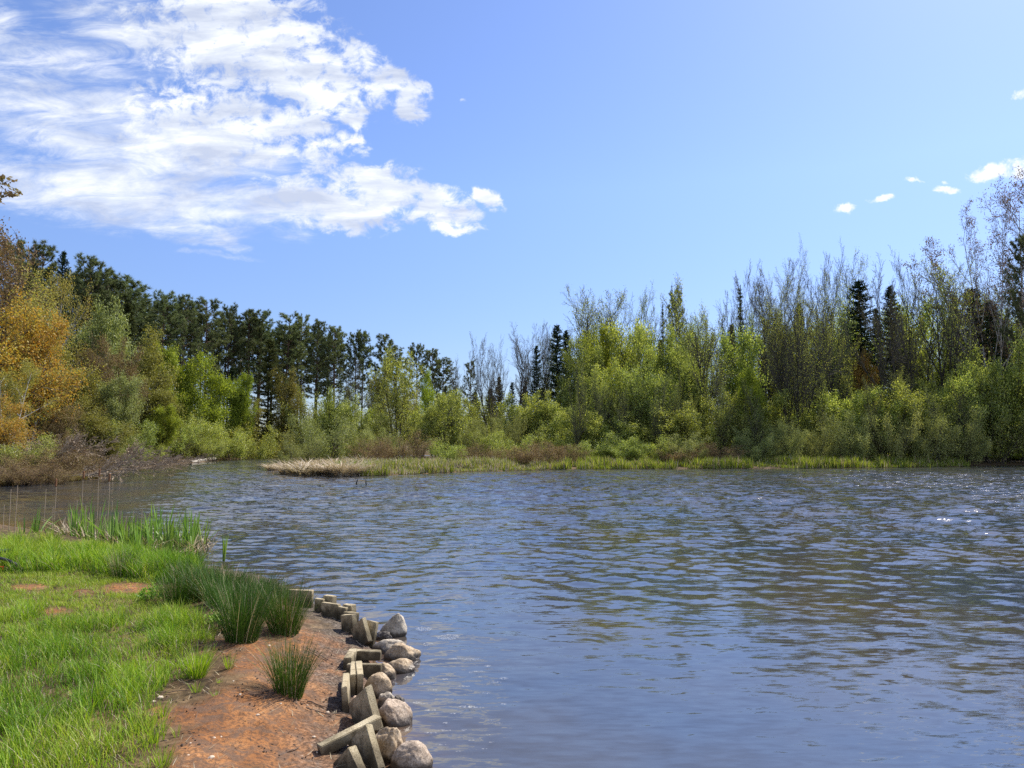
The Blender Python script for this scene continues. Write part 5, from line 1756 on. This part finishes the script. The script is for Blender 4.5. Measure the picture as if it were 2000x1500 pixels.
M['pebble'] = rough_mat('pale_pebble', [(.34, .24, .16), (.52, .42, .32), (.64, .57, .48)], 30, bump=.2)
PB = [pebble_mesh(i) for i in range(3)]
for k, (px, py, s) in enumerate([(418, 1442, .011), (412, 1481, .018), (469, 1357, .012), (313, 1364, .022), (300, 1371, .014), (456, 1331, .009), (548, 1375, .010), (503, 1397, .012), (432, 1440, .009), (525, 1262, .016), (613, 1440, .012), (577, 1424, .008), (619, 1470, .008), (355, 1478, .007), (372, 1452, .007), (368, 1476, .01), (640, 1392, .014), (655, 1440, .02), (648, 1461, .018), (600, 1378, .008)]):
    x, y, z = onground(px, py)
    o = link('pebble', PB[k % 3])
    o.location = (x, y, z + s * .25)
    o.scale = (s, s * .8, s)
    o.rotation_euler = (0, 0, k)
    tag(o, 'small pale pebble lying on the orange clay', 'pebble', 'pale pebbles on the clay')
# dark crumbs of earth
M['clod'] = rough_mat('dark_clod', [(.018, .012, .009), (.06, .038, .026)], 40, bump=.5)


def clods():
    mb = MB()
    rng = np.random.default_rng(8)
    v0 = np.array([tuple(v.co) for v in PB[0].vertices])
    t0 = np.array([tuple(p.vertices) for p in PB[0].polygons])
    N = 900
    px = rng.uniform(300, 700, N)
    py = rng.uniform(1240, 1500, N)
    for a, b in zip(px, py):
        x, y = G(a, b, .2)
        z = gz(x, y)
        if sdist(NEAR, np.array([x]), np.array([y]))[0] < .08 or fbm(np.array([x * 3]), np.array([y * 3 + 4]), 3)[0] < .5:
            continue
        s = rng.uniform(.002, .008)
        mb.add(v0 * s * rng.uniform(.6, 1.4, (1, 3)) + np.array([x, y, z + .003]), tris=t0)
    tag(mb.build('dirt_crumbs', M['clod']), 'dark crumbs of earth scattered on the clay', 'dirt', kind='stuff')


clods()
# twigs on the clay
TW = [((283, 1356), (368, 1352), 'thin dark twig lying at the border of lawn and clay'), ((600, 1372), (660, 1392), 'dark twig lying beside the tallest slab'), ((598, 1384), (648, 1402), 'second twig beside the tallest slab, lower'), ((635, 1396), (718, 1398), 'thin twig lying across to the large tilted slab'), ((545, 1478), (585, 1462), 'short twig near the bottom of the clay'), ((693, 1252), (716, 1270), 'pale stick leaning against the left slab of the leaning pair'), ((520, 1226), (565, 1216), 'thin bent twig at the foot of the rushes'), ((640, 1290), (600, 1268), 'dark twig on the clay right of the lone rush')]
for (a, b, lb) in TW:
    x0, y0, z0 = onground(*a)
    x1, y1, z1 = onground(*b)
    mb = MB()
    rod(mb, (x0, y0, z0 + .008), (x1, y1, z1 + .012), .005, .0025, 7, 5, .006, prg)
    tag(mb.build('twig', M['dead_twig'] if 'pale' in lb else M['brown_twig']), lb, 'twig')

# hose and red cap at the left edge
M['black_rubber'] = rough_mat('black_rubber', [(.02, .02, .022), (.05, .05, .055)], 20, rough=.45, bump=.05)
M['red_plastic'] = rough_mat('red_plastic', [(.45, .03, .02), (.55, .05, .03)], 10, rough=.4, bump=.05)
M['green_plastic'] = rough_mat('dark_green_plastic', [(.012, .03, .015), (.025, .05, .028)], 10, rough=.5, bump=.05)
hx, hy, hz = onground(44, 1116)
P = []
for (px, py) in [(-70, 1122), (-40, 1100), (-14, 1090), (2, 1090), (20, 1096), (34, 1104), (43, 1113), (48, 1120)]:
    P.append(atY(px, py, hy))
P = np.array(P)
tt = np.linspace(0, len(P) - 1, 40)
P = np.stack([np.interp(tt, np.arange(len(P)), P[:, i]) for i in range(3)], 1)
for _ in range(6):
    P[1:-1] = (P[:-2] + 2 * P[1:-1] + P[2:]) / 4
e = empty('garden_hose', (0, 0, 0))
mb = MB()
frustums(mb, P[:-1], P[1:], np.full(len(P) - 1, .020), np.full(len(P) - 1, .020), 10)
mb.build('tube', M['black_rubber'], e, True)
mb = MB()
q = atY(1, 1112, hy)
rod(mb, (q[0], q[1], q[2] - .06), (q[0], q[1], q[2] + .04), .035, .035, 2, 12)
rod(mb, (q[0], q[1], q[2] + .04), (q[0], q[1], q[2] + .041), .035, .001, 1, 12)
mb.build('red_valve', M['red_plastic'], e, True)
tag(e, 'black hose arching into the grass at the left edge', 'hose')
bx = atY(2, 1084, hy + .4)
bm = bmesh.new()
bmesh.ops.create_cube(bm, size=1)
for v in bm.verts:
    v.co = Vector((v.co.x * .22, v.co.y * .16, v.co.z * .12)) * (1 if v.co.z > 0 else .9)
bmesh.ops.bevel(bm, geom=bm.edges[:], offset=.012, segments=2, affect='EDGES')
lid = bmesh.ops.create_cube(bm, size=1, matrix=Matrix.Translation((0, 0, .066)) @ Matrix.Diagonal((.235, .175, .018, 1)))
me = bpy.data.meshes.new('plastic_box')
bm.to_mesh(me)
bm.free()
me.materials.append(M['green_plastic'])
o = link('plastic_box', me)
o.location = (bx[0] - .04, bx[1], bx[2])
tag(o, 'dark green plastic box in the grass behind the hose', 'box')

# ------------------------------------------------------------------ foamy rings on the still water, and painted flecks of cloud reflection
def foam_and_reflection():
    m, nt, out = new_mat('water_foam_reflection')
    tc = nd(nt, 'ShaderNodeTexCoord')
    nz = noise_n(nt, tc.outputs['Object'], 60, 4, .6)
    p = nd(nt, 'ShaderNodeBsdfPrincipled')
    p.inputs['Base Color'].default_value = (.62, .62, .60, 1)
    p.inputs['Roughness'].default_value = .8
    tr = nd(nt, 'ShaderNodeBsdfTransparent')
    mx = nd(nt, 'ShaderNodeMixShader')
    lk(nt, ramp_n(nt, nz, [(.45, 0.0), (.70, .4)]), mx.inputs[0])
    lk(nt, tr.outputs[0], mx.inputs[1])
    lk(nt, p.outputs[0], mx.inputs[2])
    lk(nt, mx.outputs[0], out.inputs[0])
    rng = np.random.default_rng(66)
    mb = MB()

    def disc(px, py, rx, ry, inner=0.0):
        x, y = G(px, py, .012)
        n = 22
        th = np.arange(n) * 2 * math.pi / n
        wob = 1 + rng.normal(0, .10, n)
        ax, ay = rx * y / F, ry * y / F * y / CAMZ
        o_ = np.stack([x + ax * np.cos(th) * wob, y + ay * np.sin(th) * wob, np.full(n, .012)], 1)
        i_ = np.stack([x + ax * inner * np.cos(th), y + ay * inner * np.sin(th), np.full(n, .015)], 1)
        k = np.arange(n)
        mb.add(np.concatenate([o_, i_]), quads=np.stack([k, (k + 1) % n, (k + 1) % n + n, k + n], 1))

    for a in [(828, 1228, 16, 4), (876, 1244, 22, 5), (836, 1258, 10, 3)]:
        disc(*a, inner=.55)
        disc(a[0], a[1], a[2] * .5, a[3] * .5, inner=.1)
    for k in range(44):  # pale flecks painting the cloud reflection onto the water
        px = rng.uniform(800, 985)
        py = rng.uniform(1265, 1470)
        if px < 800 + (py - 1265) * .12:
            continue
        disc(px, py, rng.uniform(4, 16), rng.uniform(.8, 2.0), inner=.05)
    tag(mb.build('foam_and_reflection', m), 'thin white foamy rings off the boulders, and painted flecks of cloud reflection', 'foam_and_reflection', kind='stuff')


foam_and_reflection()

# ------------------------------------------------------------------ slender tree outside the left edge, one leafy twig reaching in
tx, ty_, tz = -9.9, 11.0, .3
e = empty('young_maple', (tx, ty_, .25))
rg9 = random.Random(9)
segs, anch = [], []
tr, cw = MB(), MB()
rod(tr, (0, 0, -.3), (.2, .2, 8.2), .11, .04, 10, 8, .03, rg9)
tips = [(3, 388), (18, 372), (30, 380), (36, 374), (22, 352), (6, 345), (-20, 360), (-60, 380), (-40, 330)]
root = Vector((.16, .15, 5.2))
hub = Vector(atY(-90, 400, 11.2)) - Vector((tx, ty_, .25))
rod(tr, root, hub, .035, .02, 5, 6, .03, rg9)
tp = []
for (px, py) in tips:
    q = Vector(atY(px, py, 11.2 + rg9.uniform(-.4, .4))) - Vector((tx, ty_, .25))
    rod(cw, hub, q, .010, .003, 5, 4, .02, rg9)
    for f in (.72, .82, .92, 1.0):
        tp.append(tuple(hub.lerp(q, f)))
for k in range(14):
    a = rg9.random() * 6.28
    b = Vector((.1, .1, rg9.uniform(3.6, 8)))
    q = b + Vector((-abs(math.cos(a)) * 1.4, math.sin(a) * 1.3, rg9.uniform(.1, 1.0)))
    rod(cw, b, q, .014, .004, 4, 4, .05, rg9)
    tp += [tuple(b.lerp(q, f)) for f in (.4, .6, .8, 1)]
leaf_quads(cw, np.random.default_rng(3), np.array(tp), 6, .03, .075, .05, 1)
tr.build('trunk', M['bark'], e)
cw.build('crown', [M['brown_twig'], M['rust_leaf']], e)
tag(e, 'slim tree at the left edge whose rusty leafed twig hangs into the sky', 'tree')
